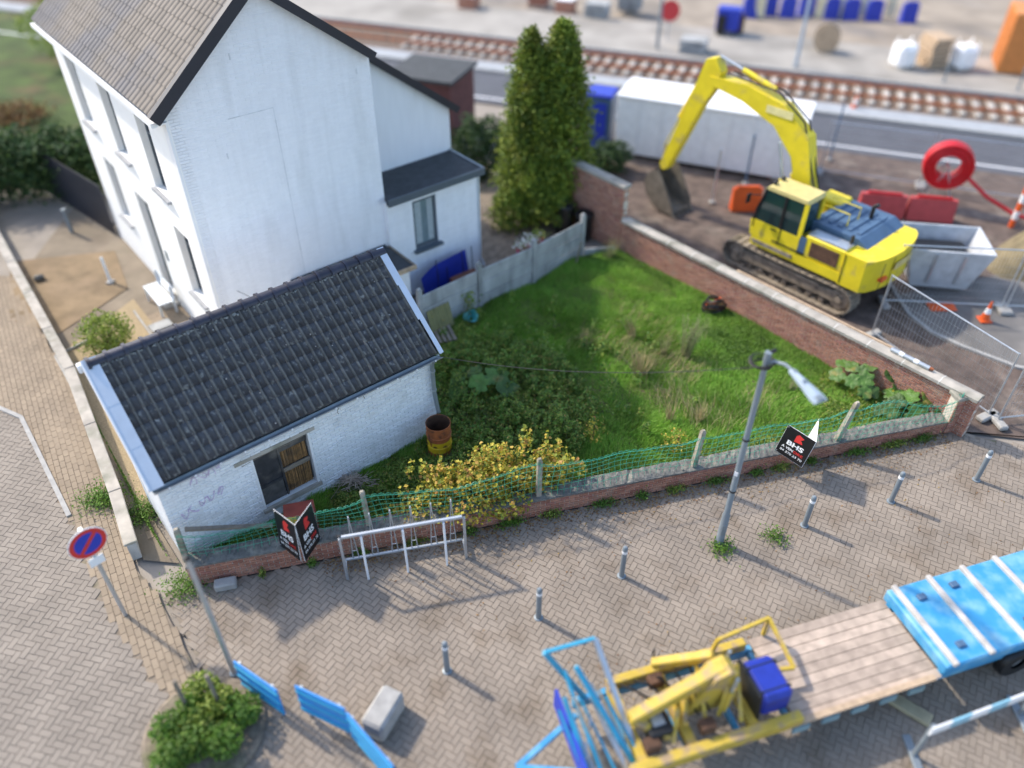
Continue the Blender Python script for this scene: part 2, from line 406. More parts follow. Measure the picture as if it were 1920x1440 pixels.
m_blue = mat('blue_paint', (.02, .045, .42), .5, var=.08)
m_skyblue = mat('sky_blue_paint', (.045, .29, .55), .5, var=.12, scale=3, col2=(.2, .4, .5), c2scale=3, c2lo=.45, c2hi=.75)
m_cyan = mat('turquoise_paint', (.03, .33, .52), .5, var=.12, scale=3)
m_tarp = mat('blue_tarpaulin', (.012, .03, .30), .45, var=.15, scale=4)
m_yel = mat('excavator_yellow', (.76, .60, .02), .5, var=.1, scale=2, col2=(.42, .32, .12), c2scale=2.6, c2lo=.55, c2hi=.8)
m_yel2 = mat('worn_machine_yellow', (.55, .39, .05), .6, var=.2, scale=4, col2=(.3, .21, .12), c2scale=4, c2lo=.48, c2hi=.66)
m_steel = mat('dusty_track_steel', (.29, .24, .18), .85, var=.25, scale=6, rnd=.1, col2=(.16, .135, .105), c2scale=4)
m_hood = mat('blue_grey_hood', (.07, .13, .22), .5, var=.15, scale=2)
m_cabglass = mat('tinted_cab_glass', (.015, .04, .04), .05, var=0, spec=.9)
m_mud = mat('muddy_bucket_steel', (.19, .16, .125), .8, var=.3, scale=4)
m_orange = mat('orange_plastic', (.72, .11, .02), .5, var=.08)
m_cont = mat('orange_container_paint', (.60, .23, .06), .55, var=.1)
m_pipe_red = mat('red_corrugated_duct', (.55, .012, .018), .35, var=.08)
m_rust = mat('rusty_red_drum', (.42, .12, .035), .75, var=.25, scale=7, col2=(.13, .05, .03), c2scale=5, bump=.2)
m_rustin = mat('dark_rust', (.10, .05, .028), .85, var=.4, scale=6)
m_yband = mat('yellow_drum_band', (.8, .52, .02), .55, var=.12, scale=6, col2=(.4, .14, .02), c2scale=5, c2lo=.58, c2hi=.68)
m_teal = mat('teal_plastic', (.12, .45, .45), .4, var=.08)
m_pink = mat('magenta_pot', (.42, .01, .10), .5, var=.05)
m_petal = mat('white_petals', (.85, .85, .78), .6, var=.05, trans=.2)
m_graf = mat('faded_purple_spray', (.56, .44, .62), .8, var=.15, scale=9)
m_bag = mat('white_bulk_bag', (.88, .88, .87), .8, var=.06)
m_pallet = mat('pallet_timber', (.43, .34, .27), .85, var=.22, scale=5, rnd=.15)
m_lightwood = mat('light_timber', (.45, .33, .22), .85, var=.2, scale=6)
m_bark = mat('bark', (.1, .07, .045), .95, var=.3, scale=9, bump=.6, bscale=30)
G = mat
m_grass = mat('grass_blades', (.08, .16, .02), .65, var=.28, scale=.9, trans=.42, col2=(.30, .30, .08), c2scale=.55, c2lo=.58, c2hi=.8,
              ramp=[(0, (.13, .27, .03)), (.4, (.2, .40, .045)), (.8, (.27, .48, .06)), (1, (.36, .42, .1))])
m_weed = mat('weed_leaves', (.05, .09, .02), .6, var=.25, scale=1.2, trans=.25, ramp=[(0, (.09, .15, .025)), (.45, (.17, .25, .035)), (.85, (.28, .36, .05)), (1, (.4, .27, .08))])
m_clover = mat('clover_leaves', (.1, .2, .02), .6, var=.2, scale=1.4, trans=.3, ramp=[(0, (.06, .14, .015)), (.6, (.12, .24, .025)), (1, (.19, .3, .05))])
m_yellowleaf = mat('autumn_yellow_leaves', (.5, .4, .04), .6, var=.15, scale=2, trans=.3,
                   ramp=[(0, (.13, .2, .03)), (.3, (.34, .36, .04)), (.62, (.58, .47, .05)), (.88, (.58, .36, .07)), (1, (.42, .2, .06))])
m_thuja = mat('conifer_foliage', (.09, .12, .012), .7, var=.3, scale=1.1, trans=.2, col2=(.24, .18, .03), c2scale=.9, c2lo=.58, c2hi=.85,
              ramp=[(0, (.06, .11, .012)), (.5, (.15, .22, .02)), (1, (.28, .32, .035))])
m_shrub = mat('shrub_leaves', (.2, .27, .03), .6, var=.15, scale=2, trans=.3, ramp=[(0, (.10, .17, .02)), (.5, (.22, .30, .04)), (1, (.36, .42, .08))])
m_hedge = mat('hedge_leaves', (.03, .06, .02), .7, var=.25, scale=1.2, trans=.2, ramp=[(0, (.02, .05, .016)), (.6, (.045, .095, .025)), (1, (.09, .15, .035))])
m_bigleaf = mat('big_leaf', (.08, .17, .03), .5, var=.2, scale=6, trans=.25, rnd=.4, col2=(.34, .27, .08), c2scale=2.6, c2lo=.57, c2hi=.72, bump=.9, bscale=22)
m_straw = mat('dry_straw', (.42, .35, .17), .8, var=.15, scale=3, rnd=.3, trans=.2)
m_seed = mat('grey_green_stems', (.27, .29, .13), .8, var=.15, scale=3, rnd=.3, trans=.2)
m_deadleaf = mat('fallen_leaves', (.2, .11, .05), .9, var=.2, scale=3, ramp=[(0, (.13, .07, .035)), (.6, (.25, .13, .05)), (1, (.36, .25, .08))])

# ------------------------------------------------------------------ axes of the plot
TH = R(39.2); aX = V((math.cos(TH), math.sin(TH), 0)); bX = V((-math.sin(TH), math.cos(TH), 0)); O = V((-6.63, 9.99, 0))
def W(s, t, z=0.0): return O + aX * s + bX * t + V((0, 0, z))
ZU = V((0, 0, 1)); AX3 = (aX, bX, ZU)
P0 = V((-6.03, 9.73, 0)); uW = V((.9669, .2551, 0)); nW = V((-.2551, .9669, 0))
def F(s, n, z=0.0): return P0 + uW * s + nW * n + V((0, 0, z))
BA = V((3.45, 22.55, 0)); BB = V((10.80, 13.92, 0)); uB = (BB - BA).normalized(); lB = (BB - BA).length; nB = V((-uB.y, uB.x, 0))  # nB points away from the lot
PA, PB, PC, PD = V((-2.5, 18.05, 0)), V((-.94, 19.4, 0)), V((.65, 20.72, 0)), V((2.2, 22.25, 0))
r20 = R(-20); dT = V((math.cos(r20), math.sin(r20), 0)); nT = V((-math.sin(r20), math.cos(r20), 0))
def T(q, r, z=0.0): return dT * q + nT * r + V((0, 0, z))

# ------------------------------------------------------------------ ground
flat('ground', [(-300, -60), (300, -60), (300, 420), (-300, 420)], -.09, m_ground)
site = [F(17.2, .1), BB + nB * .3, BA + nB * .3 - uB * 6, T(-7, 33), T(60, 33), V((60, 8, 0)), V((14, 13.6, 0))]
flat('site_ground', site, -.03, m_dirt)
flat('asphalt_patch', [at(1680, 552), at(1705, 590), at(1745, 622), at(1800, 648), at(1905, 688), V((30, 16.5, 0)), V((30, 22, 0)), V((16, 21.5, 0))], -.018, m_asph2)
kb = MB(); kp = [at(1668, 530), at(1680, 552), at(1705, 590), at(1745, 622), at(1800, 648), at(1905, 688), V((17.5, 15.2, 0))]
for p, q in zip(kp, kp[1:]): kb.bar(p + ZU * -.01, q + ZU * -.01, .11, .1)
structure('kerb', kb, m_kerb)
flat('road', [T(-60, 33), T(90, 33), T(90, 36.8), T(-60, 36.8)], -.022, m_asphalt)
structure('road_marking', MB().sheet([T(-60, 33.5, -.014), T(90, 33.5, -.014), T(90, 33.62, -.014), T(-60, 33.62, -.014)]), m_white)
flat('road_verge', [T(-60, 36.8), T(90, 36.8), T(90, 37.9), T(-60, 37.9)], .09, mat('verge_paving', (.34, .36, .38), .9, var=.1, scale=2))
structure('road_kerb', MB().box(T(15, 36.75, .03), (150, .12, .16), rz=r20), m_kerb)
flat('ballast_bed', [T(-60, 37.9), T(90, 37.9), T(90, 41.2), T(-60, 41.2)], .03, mat('ballast', (.17, .125, .095), 1, var=.4, scale=9, bump=1, bscale=14))
flat('platform', [T(-60, 41.2), T(90, 41.2), T(90, 46.5), T(-60, 46.5)], .25, m_platform)
structure('platform_edge', MB().box(T(15, 41.2, .1), (150, .18, .36), rz=r20), m_kerb)
flat('far_ground', [T(-60, 46.5), T(90, 46.5), T(140, 130), T(-120, 130)], .02, m_sand)
flat('lawn', [V((-60, 27.2, 0)), V((-15.5, 27.2, 0)), V((-15.5, 40, 0)), V((-22, 70, 0)), V((-90, 70, 0))], -.02, m_lawn)

trk = thing('railway_track', 'brown railway track with pale sleepers running across the top of the picture', 'railway track', T(15, 39.5))
for r_ in (38.85, 40.3): MB().box(T(15, r_, .27), (150, .07, .14), rz=r20).build('rail', m_rust, trk)
slm = proto('sleeper', MB().box((0, 0, 0), (.24, 2.4, .16), bev=.02), mat('sleeper_concrete', (.46, .42, .37), .9, var=.15, rnd=.1))
for i in range(90): place('sleeper', slm, trk, T(-20 + i * .62, 39.57, .08), (0, 0, r20))

# street in front of the plot (herringbone) and the paving on the left
st_poly = [F(-.9, -.02), F(17.3, -.02), V((13.5, 13.2, 0)), V((24, 15.5, 0)), V((24, 3.2, 0)), V((-4.0, 3.2, 0)), V((-5.3, 7.4, 0))]
pv = flat('street_paving', st_poly, -.012, m_joint)
pavers(pv, [p + V((0, 0, 0)) for p in st_poly], R(14.8 + 45), .23, .115, 'herring', m_paver, name='paver', focus=F(2.5, -.8))
lw = [V((-22, 29.9, 0)), V((-15.34, 21.17, 0)), V((-11.34, 15.96, 0)), V((-8.57, 11.74, 0)), V((-7.7, 10.3, 0))]
sw_poly = [p + V((-.12, -.08, 0)) for p in lw[1:]] + [F(-1.0, -.1), V((-5.35, 7.3, 0)), V((-4.1, 3.2, 0)), V((-5.2, 3.2, 0)), at(330, 1330), at(205, 1160), at(130, 968), at(40, 783), V((-19.0, 18.0, 0)), V((-21, 22, 0))]
sw = flat('sidewalk', sw_poly, -.014, m_joint)
pavers(sw, sw_poly, R(-58), .24, .12, 'run', m_paver_b, name='paver', focus=at(120, 720))
rd_poly = [V((-19.0, 18.0, 0)), at(40, 783), at(130, 968), at(205, 1160), at(330, 1330), V((-5.3, 3.2, 0)), V((-22, 3.2, 0)), V((-26, 14, 0))]
rl = flat('left_road', rd_poly, -.018, m_joint)
pavers(rl, rd_poly, R(-58 + 45), .24, .12, 'herring', m_paver_g, nind=0, stuffname='pavers', z=-.004)
kb = MB(); kp = [V((-19.0, 18.0, 0)), at(40, 783), at(130, 968)]
for p, q in zip(kp, kp[1:]): kb.bar(p + ZU * -.03, q + ZU * -.03, .1, .13)
structure('sidewalk_kerb', kb, m_kerb)

# garden behind the low wall, left
flat('garden_path', [lw[1] + V((.1, 0, 0)), lw[2] + V((.1, 0, 0)), lw[3] + V((.1, 0, 0)), lw[4] + V((.1, 0, 0)), W(0, .3), W(0, 2.2), W(8, 2.2), W(8, 6.2), W(3.8, 6.2), W(3.8, 15), V((-15.5, 26, 0))], -.022, mat('garden_earth', (.23, .19, .14), 1, var=.2, scale=1.2, col2=(.2, .16, .12), c2scale=.5, bump=.4, bscale=30))
gp = bpy.data.objects['garden_path']
pavers(gp, [lw[2] + V((.15, .1, 0)), lw[3] + V((.15, .1, 0)), W(-.15, 1.0), W(-.55, 3.4), W(-1.2, 6.0)], R(-58), .24, .12, 'run', m_paver_b, nind=0, z=-.008, stuffname='pavers')
pavers(gp, [W(1.0, 6.0), W(3.8, 3.0), W(3.75, 9.5), W(1.0, 9.5)], R(39), .24, .12, 'run', m_paver_b, nind=0, z=-.008, stuffname='pavers')
flat('gravel_bed', [W(-.1, 1.9), W(1.4, 2.6), at(290, 612), at(250, 560), at(105, 668), at(125, 720), at(175, 800)], -.004, m_gravel)
flat('soil_bed', [at(15, 600), at(20, 490), at(215, 470), at(240, 540), at(110, 625)], -.002, m_bed)
gk = MB()
for p, q in (((104, 670), (180, 808)), ((104, 670), (165, 640)), ((252, 585), (292, 640))): gk.bar(at(*p), at(*q), .05, .12)
structure('garden_edging', gk, m_kerb)
flat('yard_paving', [W(11.7, 5.0), PB + V((0, .15, 0)), PC + V((0, .15, 0)), PD + V((-.1, .2, 0)), BA - uB * 4, V((-2.5, 31, 0)), W(11.7, 13)], -.014, m_joint)
pavers(bpy.data.objects['yard_paving'], [W(11.75, 3.4), PB + V((.1, .15, 0)), PC + V((0, .15, 0)), V((1.0, 22.6, 0)), V((0, 24.4, 0)), V((-2.5, 28, 0)), W(11.8, 9)], R(60), .2, .12, 'run', m_paver_d, nind=150, z=0, focus=V((-.3, 22, 0)))

# ------------------------------------------------------------------ shed
shed = thing('brick_shed', 'white painted brick shed with dark pantile lean-to roof and boarded window', 'shed', W(0, 0))
LW, TW, ZE, ZR, WD = 6.36, .14, 2.40, 4.02, 2.0
win = (1.94, 3.16, .42, 1.88)
core = MB()
def corebox(s0, s1, z0, z1): core.box(W((s0 + s1) / 2, TW + .13, (z0 + z1) / 2), (s1 - s0, .24, z1 - z0), ax=AX3)
corebox(.1, win[0], 0, ZE + .04); corebox(win[1], LW, 0, ZE + .04); corebox(win[0], win[1], 0, win[2]); corebox(win[0], win[1], win[3], ZE + .04)
core.build('front_wall', m_white_mortar, shed)
bricks(shed, W(.1, TW), aX, LW - .1, .01, ZE + .02, m_white_brick, None, bl=.2, bh=.062, holes=[(win[0] - .1, win[1] - .1, win[2], win[3])], jit=.008, jogs=.010, depth=.04, j=.016)
for s_ in (.1 + .06, LW - .06):
    MB().prism([W(s_ - .05, TW + .27, 0), W(s_ - .05, WD + .05, 0), W(s_ - .05, WD + .05, ZR - .06), W(s_ - .05, TW + .27, ZE - .05)], aX * .1).build('side_wall', m_white_brick, shed)
MB().box(W(3.23, WD + .1, ZR / 2 - .03), (LW - .1, .1, ZR - .06), ax=AX3).build('rear_wall', m_white_brick, shed)
# roof plane frame
e0 = W(0, 0, ZE + .08); rdir = (W(0, 2.08, ZR + .05) - W(0, 0, ZE + .08)); slen = rdir.length; rdir.normalize(); rn = aX.cross(rdir).normalized()
def RP(s, q, h=0.0): return e0 + aX * s + rdir * q + rn * h
RA = (aX, rdir, rn)
MB().box(RP(3.25, slen / 2, -.06), (6.42, slen, .06), ax=RA).build('roof_deck', m_darkboard, shed)
ncol, nrow = 33, 9; s0, s1 = .235, 6.40; tw = (s1 - s0) / ncol; tl = (slen - .04) / nrow
prof = [(0, .012), (.02, .004), (.55, .0), (.62, .006), (.65, .036), (.73, .056), (.82, .058), (.90, .036), (.95, .012), (1.02, .010)]
def tile_mesh():
    v = []; n = len(prof); lap = .06
    for (yy, hh) in ((-.012, .024), (tl + lap - .012, .006)):
        v += [((x - .5) * tw, yy, h + hh) for (x, h) in prof]
    v += [((x - .5) * tw, -.012, h + .024 - .016) for (x, h) in prof]
    f = [(i, i + 1, n + i + 1, n + i) for i in range(n - 1)] + [(2 * n + i, 2 * n + i + 1, i + 1, i) for i in range(n - 1)]
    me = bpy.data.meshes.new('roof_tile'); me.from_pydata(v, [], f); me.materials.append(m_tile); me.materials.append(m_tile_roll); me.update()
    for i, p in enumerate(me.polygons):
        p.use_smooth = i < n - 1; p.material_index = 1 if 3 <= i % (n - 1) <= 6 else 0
    return me
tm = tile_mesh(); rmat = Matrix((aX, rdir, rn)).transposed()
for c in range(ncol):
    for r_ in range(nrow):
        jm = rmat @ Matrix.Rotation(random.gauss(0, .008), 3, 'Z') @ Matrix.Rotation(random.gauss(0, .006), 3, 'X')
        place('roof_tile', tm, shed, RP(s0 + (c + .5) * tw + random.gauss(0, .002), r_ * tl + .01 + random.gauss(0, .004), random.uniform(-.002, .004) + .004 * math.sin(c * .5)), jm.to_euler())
nrt = 19; rl_ = 6.46 / nrt
rme = None
for i in range(nrt):
    g = MB(); n = 9
    def ring(x, rr): return [RP(0, 0) * 0 + V((x, rr * math.cos(math.pi * k / (n - 1)) * 1.05, rr * .85 * math.sin(math.pi * k / (n - 1)))) for k in range(n)]
    if rme is None:
        sect = [(0, .162), (.06, .160), (.066, .126), (rl_ + .02, .122)]; vs = []
        for x, rr in sect: vs += ring(x, rr)
        fs = [(q * n + k, q * n + k + 1, (q + 1) * n + k + 1, (q + 1) * n + k) for q in range(3) for k in range(n - 1)] + [tuple(range(n))]
        rme = bpy.data.meshes.new('ridge_tile'); rme.from_pydata(vs, [], fs); rme.materials.append(m_ridge)
        for p in rme.polygons: p.use_smooth = True
        rme.set_sharp_from_angle(angle=R(50)); rme.update()
    place('ridge_tile', rme, shed, RP(.04 + i * rl_, slen - .01, .0) + V((0, 0, random.uniform(0, .008))), (random.uniform(-.02, .02), random.uniform(-.01, .01), TH + random.uniform(-.012, .012)))
mo = MB()
for i in range(150):
    s_ = random.uniform(.15, 6.4)
    if abs(math.sin(s_ * 2.1)) < .25 and s_ > 3: continue
    c = RP(s_, slen - .10 - random.uniform(0, .05), .03); sz = random.uniform(.02, .05)
    mo.box(c, (sz * 2, sz, sz * .8), rz=random.uniform(0, 3), bev=.01)
mo.build('ridge_mortar', m_mortar, shed, kind='stuff')
# lichen spots on the tiles
ls = MB()
for i in range(55):
    c = RP(random.uniform(.3, 6.3), random.uniform(.1, slen - .2), .05); rr = random.uniform(.006, .02); k0 = random.uniform(0, 6)
    n = 6; ls.add([c + aX * rr * math.cos(k0 + k * 1.047) * random.uniform(.6, 1.1) + rdir * rr * math.sin(k0 + k * 1.047) * random.uniform(.6, 1.1) for k in range(n)], [tuple(range(n))])
ls.build('lichen_spots', m_mortar, shed, kind='stuff')
# verge flashings
for q0, q1 in ((-.06, .80), (.80, 1.70), (1.70, slen + .06)):
    MB().box(RP(.10, (q0 + q1) / 2, .075 + .004 * (q0 > 0) + .004 * (q0 > 1)), (.27, q1 - q0 + .03, .012), ax=RA).build('verge_flashing', m_flash, shed)
MB().box(RP(-.035, slen / 2, .02), (.03, slen + .1, .17), ax=RA).build('verge_board', m_white, shed)
MB().box(W(-.02, 2.16, ZR - .02), (.2, .14, .18), ax=AX3, bev=.02).build('verge_end_cap', m_white, shed)
for q0, q1, w_ in ((-.05, .85, .10), (.85, 1.75, .14), (1.75, slen + .07, .17)):
    MB().box(RP(6.47 - (w_ - .1) / 2, (q0 + q1) / 2, .072 + .004 * (q0 > 0) + .004 * (q0 > 1)), (w_, q1 - q0 + .02, .016), ax=RA).build('verge_flashing', m_flash, shed)
MB().box(RP(6.52, slen / 2, .0), (.025, slen + .1, .14), ax=RA).build('verge_board', m_white, shed)
# gutter
gz = ZE - .03; g = MB(); n = 9
prof_g = [(.075 * math.cos(math.pi + math.pi * k / (n - 1)), .06 * math.sin(math.pi + math.pi * k / (n - 1))) for k in range(n)]
vs = []
for s_ in (.02, 6.5):
    vs += [W(s_, -.01 + y_, gz + z_) for (y_, z_) in prof_g]
g.add(vs, [(k, k + 1, n + k + 1, n + k) for k in range(n - 1)])
g.build('gutter', m_zinc, shed, smooth=True)
MB().bar(W(.02, -.088, gz), W(6.5, -.088, gz), .022).build('gutter_lip', m_galv, shed)
MB().bar(W(.1, .1, ZE - .02), W(6.4, .1, ZE - .02), .05, .14).build('fascia', m_dark_trim, shed)
for i in range(13):
    MB().box(W(.3 + i * .5, -.098, gz - .005), (.035, .02, .05), ax=AX3, bev=.006).build('gutter_bracket', m_white, shed)
MB().tube([W(6.28, -.02, gz - .05), W(6.28, .04, gz - .16), W(6.28, .05, gz - .3), W(6.28, .04, 1.35), W(6.29, .0, 1.05), W(6.30, -.04, .80)], .05, 12).build('downpipe', m_zinc, shed, smooth=True)
for z_ in (2.0, 1.45): MB().lathe([(.051, -.02), (.058, -.02), (.058, .02), (.051, .02)], W(6.28, .04, z_), 14).build('pipe_clip', m_galv, shed)
# boarded window
wc = (win[0] + win[1]) / 2; wh = win[3] - win[2]; ww = win[1] - win[0]
MB().box(W(win[0] - .02, TW - .005, (win[2] + win[3]) / 2), (.045, .03, wh), ax=AX3).build('window_reveal', m_whiteframe, shed)
MB().box(W(win[1] + .02, TW - .005, (win[2] + win[3]) / 2), (.05, .03, wh), ax=AX3).build('window_reveal', m_whiteframe, shed)
MB().box(W(wc - .1, TW - .004, win[3] + .05), (ww + .55, .03, .09), ax=AX3).build('lintel', m_coping, shed)
MB().box(W(wc, TW - .02, win[2] - .05), (ww + .15, .1, .08), ax=AX3).build('sill', m_coping, shed)
MB().box(W(wc, TW + .19, (win[2] + win[3]) / 2), (ww, .02, wh), ax=AX3).build('back_board', m_darkboard, shed)
MB().box(W(win[0] + .30, TW + .10, win[2] + .95), (.56, .03, .86), ax=AX3).build('dark_board', m_darkboard, shed)
MB().box(W(win[0] + .27, TW + .085, win[2] + .26), (.50, .03, .50), ax=AX3).build('dark_board', mat('grey_board', (.09, .085, .08), .8, var=.3, scale=7), shed)
MB().box(W(win[0] + .56, TW + .075, win[2] + .7), (.045, .03, wh - .02), ax=AX3).build('window_mullion', m_darkboard, shed)
MB().box(W(win[0] + .3, TW + .07, win[2] + .53), (.52, .025, .07), ax=AX3).build('cross_board', m_darkboard, shed)
for i in range(26):
    s_ = win[0] + .60 + i * .0225
    for (z0, z1) in ((win[2] + .02, win[2] + .62), (win[2] + .76, win[3] - .24)):
        MB().bar(W(s_, TW + .10 + random.uniform(0, .01), z0 + random.uniform(0, .02)), W(s_ + random.uniform(-.01, .01), TW + .10, z1 - random.uniform(0, .02)), .017).build('cane', m_cane, shed)
for z0, z1 in ((.63, .74), (wh - .23, wh - .02)):
    MB().box(W(win[0] + .89, TW + .09, win[2] + (z0 + z1) / 2), (.62, .03, z1 - z0), ax=AX3).build('plank', m_oldwood if z0 < 1 else m_darkboard, shed)
# faded spray scribbles and cracks on the wall
sg = MB()
def ribbon(pts, w_):
    for (p, q) in zip(pts, pts[1:]): sg.bar(W(p[0], TW - .009, p[1]), W(q[0], TW - .009, q[1]), w_, .004, up=bX)
for (cx, cz, sc) in ((.42, 1.32, .1), (.60, 1.36, .1), (.80, 1.42, .09), (.98, 1.45, .1), (1.17, 1.50, .09), (.75, 2.05, .09), (.95, 2.12, .1), (1.12, 2.08, .09), (1.3, 2.14, .08)):
    k = random.uniform(0, 6); d1, d2 = random.uniform(.8, 1.6), random.choice((1, 2, 2))
    ribbon([(cx + sc * .8 * math.sin(d1 * t + k), cz + sc * math.sin(d2 * t + k * .6) * (1 + .3 * math.sin(3 * t))) for t in np.linspace(0, 4.6, 15)], .014)
sg.build('spray_scribble', m_graf, shed)
ck = MB()
for pts in ([(3.9, 2.3), (3.88, 2.22), (3.95, 2.14), (3.9, 2.05), (3.93, 1.98)], [(3.05, 1.86), (2.7, 1.84), (2.3, 1.87), (1.7, 1.83)], [(5.0, 2.2), (5.06, 2.15), (5.1, 2.18)], [(4.55, 2.13), (4.58, 2.05)]):
    for p, q in zip(pts, pts[1:]): ck.bar(W(p[0], TW - .008, p[1]), W(q[0], TW - .008, q[1]), .012, .006, up=bX)
ck.build('wall_cracks', m_oldwood, shed)

# flat-roofed link behind the shed
link = thing('link_passage', 'low white passage with grey felt flat roof between shed and house', 'passage', W(7, 4))
zl = 1.95
MB().prism([W(5.6, 4.1, zl - .07), W(8.5, 4.1, zl - .07), W(8.5, 5.58, zl - .07), W(5.6, 5.58, zl - .07)], ZU * .07).build('felt_roof', m_bitumen, link)
MB().bar(W(5.6, 4.07, zl - .02), W(8.55, 4.07, zl - .02), .05, .12).build('roof_edge', m_lightwood, link)
MB().bar(W(8.53, 4.1, zl - .02), W(8.53, 5.4, zl - .02), .05, .12).build('roof_edge', m_oldwood, link)
MB().prism([W(5.8, 4.22, 0), W(8.4, 4.22, 0), W(8.4, 5.56, 0), W(5.8, 5.56, 0)], ZU * (zl - .08)).build('wall', m_white_brick, link)

# ------------------------------------------------------------------ house
house = thing('white_house', 'tall white two-storey house with gable wall and brown tiled roof', 'house', W(6, 10))
G0, S0, S1, TB, ZEV, SA, ZA = 5.6, 3.63, 8.68, 14.6, 7.04, 6.0, 9.06
SR, ZRR, TRc = 11.9, 4.66, 7.0
def roofz(s): return ZEV + (ZA - ZEV) * (s - S0) / (SA - S0) if s < SA else ZA + (ZRR - ZA) * (s - SA) / (SR - SA)
gw = [W(S0 + .05, G0 + .02, 0), W(S1, G0 + .02, 0), W(S1, G0 + .02, roofz(S1) - .06), W(SA, G0 + .02, ZA - .06), W(S0 + .05, G0 + .02, ZEV - .06)]
MB().prism(gw, bX * .3).build('gable_wall', m_house_brick, house)
bricks(house, W(S0 + .05, G0 + .014), aX, S1 - S0 - .05, .8, lambda s: roofz(s + S0 + .05) - .1, m_house_brick, None, bl=.21, bh=.062, j=.010, nind=0, stuffname='painted_bricks', depth=.02, jit=.003, jogs=.002)
MB().box(W(6.05, G0 + .012, 3.9), (.018, .012, 5.0), ax=AX3).build('joint_strip', mat('pale_grey_joint', (.66, .68, .70), .8), house)
MB().box(W(5.5, G0 + .012, 6.41), (1.1, .012, .018), ax=AX3).build('joint_strip', bpy.data.materials['pale_grey_joint'], house)
for s_, z_ in ((4.75, 5.6), (5.3, 7.7), (8.3, 6.75)): MB().box(W(s_, G0 + .008, z_), (.03, .02, .14), ax=AX3, bev=.006).build('wall_anchor', bpy.data.materials['pale_grey_joint'], house)
MB().prism([W(S1 - .02, G0 + .3, 0), W(S1 - .02, TRc + .3, 0), W(S1 - .02, TRc + .3, roofz(S1) - .08), W(S1 - .02, G0 + .3, roofz(S1) - .08)], aX * -.2).build('side_wall', m_house_brick, house)
MB().prism([W(S1 - .1, TRc, 0), W(SR, TRc, 0), W(SR, TRc, ZRR - .06), W(S1 - .1, TRc, roofz(S1 - .1) - .06)], bX * .3).build('rear_wing_wall', m_house_brick, house)
MB().prism([W(SR - .02, TRc + .3, 0), W(SR - .02, TB, 0), W(SR - .02, TB, ZRR - .1), W(SR - .02, TRc + .3, ZRR - .1)], aX * -.25).build('end_wall', m_house_brick, house)
MB().prism([W(S0 + .05, TB, 0), W(SR, TB, 0), W(SR, TB, ZRR - .06), W(SA, TB, ZA - .06), W(S0 + .05, TB, ZEV - .06)], bX * -.3).build('far_gable_wall', m_house_brick, house)
# facade with openings
wins = [(13.2, 4.25, 6.25, .95), (10.35, 4.25, 6.25, .95), (7.62, 4.25, 6.2, .95), (12.6, 1.45, 3.35, .95), (7.1, 1.42, 3.4, .95), (10.05, .1, 3.2, 1.0)]
fw = MB()
tcuts = sorted({G0 + .02, TB} | {w_[0] - w_[3] / 2 for w_ in wins} | {w_[0] + w_[3] / 2 for w_ in wins})
for t0, t1 in zip(tcuts, tcuts[1:]):
    tm_ = (t0 + t1) / 2; z = 0.0
    for w_ in sorted((w_ for w_ in wins if abs(w_[0] - tm_) < w_[3] / 2), key=lambda q: q[1]):
        if w_[1] > z: fw.box(W(S0 + .15, tm_, (z + w_[1]) / 2), (.3, t1 - t0, w_[1] - z), ax=AX3)
        z = w_[2]
    fw.box(W(S0 + .15, tm_, (z + ZEV) / 2), (.3, t1 - t0, ZEV - z), ax=AX3)
fw.build('facade_wall', m_render, house)
MB().box(W(S0 - .012, G0 + .12, 3.4), (.05, .24, 6.9), ax=AX3).build('corner_strip', m_white, house)
for (tc, z0, z1, w_) in wins:
    nm = 'door' if z0 < .5 else 'window'
    fr = MB()
    for sgn in (-1, 1): fr.box(W(S0 + .20, tc + sgn * (w_ / 2 - .035), (z0 + z1) / 2), (.06, .07, z1 - z0), ax=AX3)
    for z in (z0 + .035, z1 - .035, z1 - .55): fr.box(W(S0 + .20, tc, z), (.055, w_ - .14, .07), ax=AX3)
    wf = fr.build(nm, m_winframe if nm == 'door' else m_winframe, house)
    MB().box(W(S0 + .23, tc, (z0 + z1) / 2), (.02, w_ - .08, z1 - z0 - .06), ax=AX3).build('pane', m_glass, wf)
    if nm == 'window': MB().box(W(S0 - .02, tc, z0 - .04), (.16, w_ + .14, .07), ax=AX3).build('sill', mat('blue_stone', (.33, .34, .36), .7), wf)
    else: MB().box(W(S0 - .2, tc, .05), (.5, w_ + .3, .1), ax=AX3).build('door_step', m_kerb, wf)
MB().box(W(S0 - .012, 9.2, 1.75), (.025, .12, .3), ax=AX3).build('letter_box', m_grey, house)
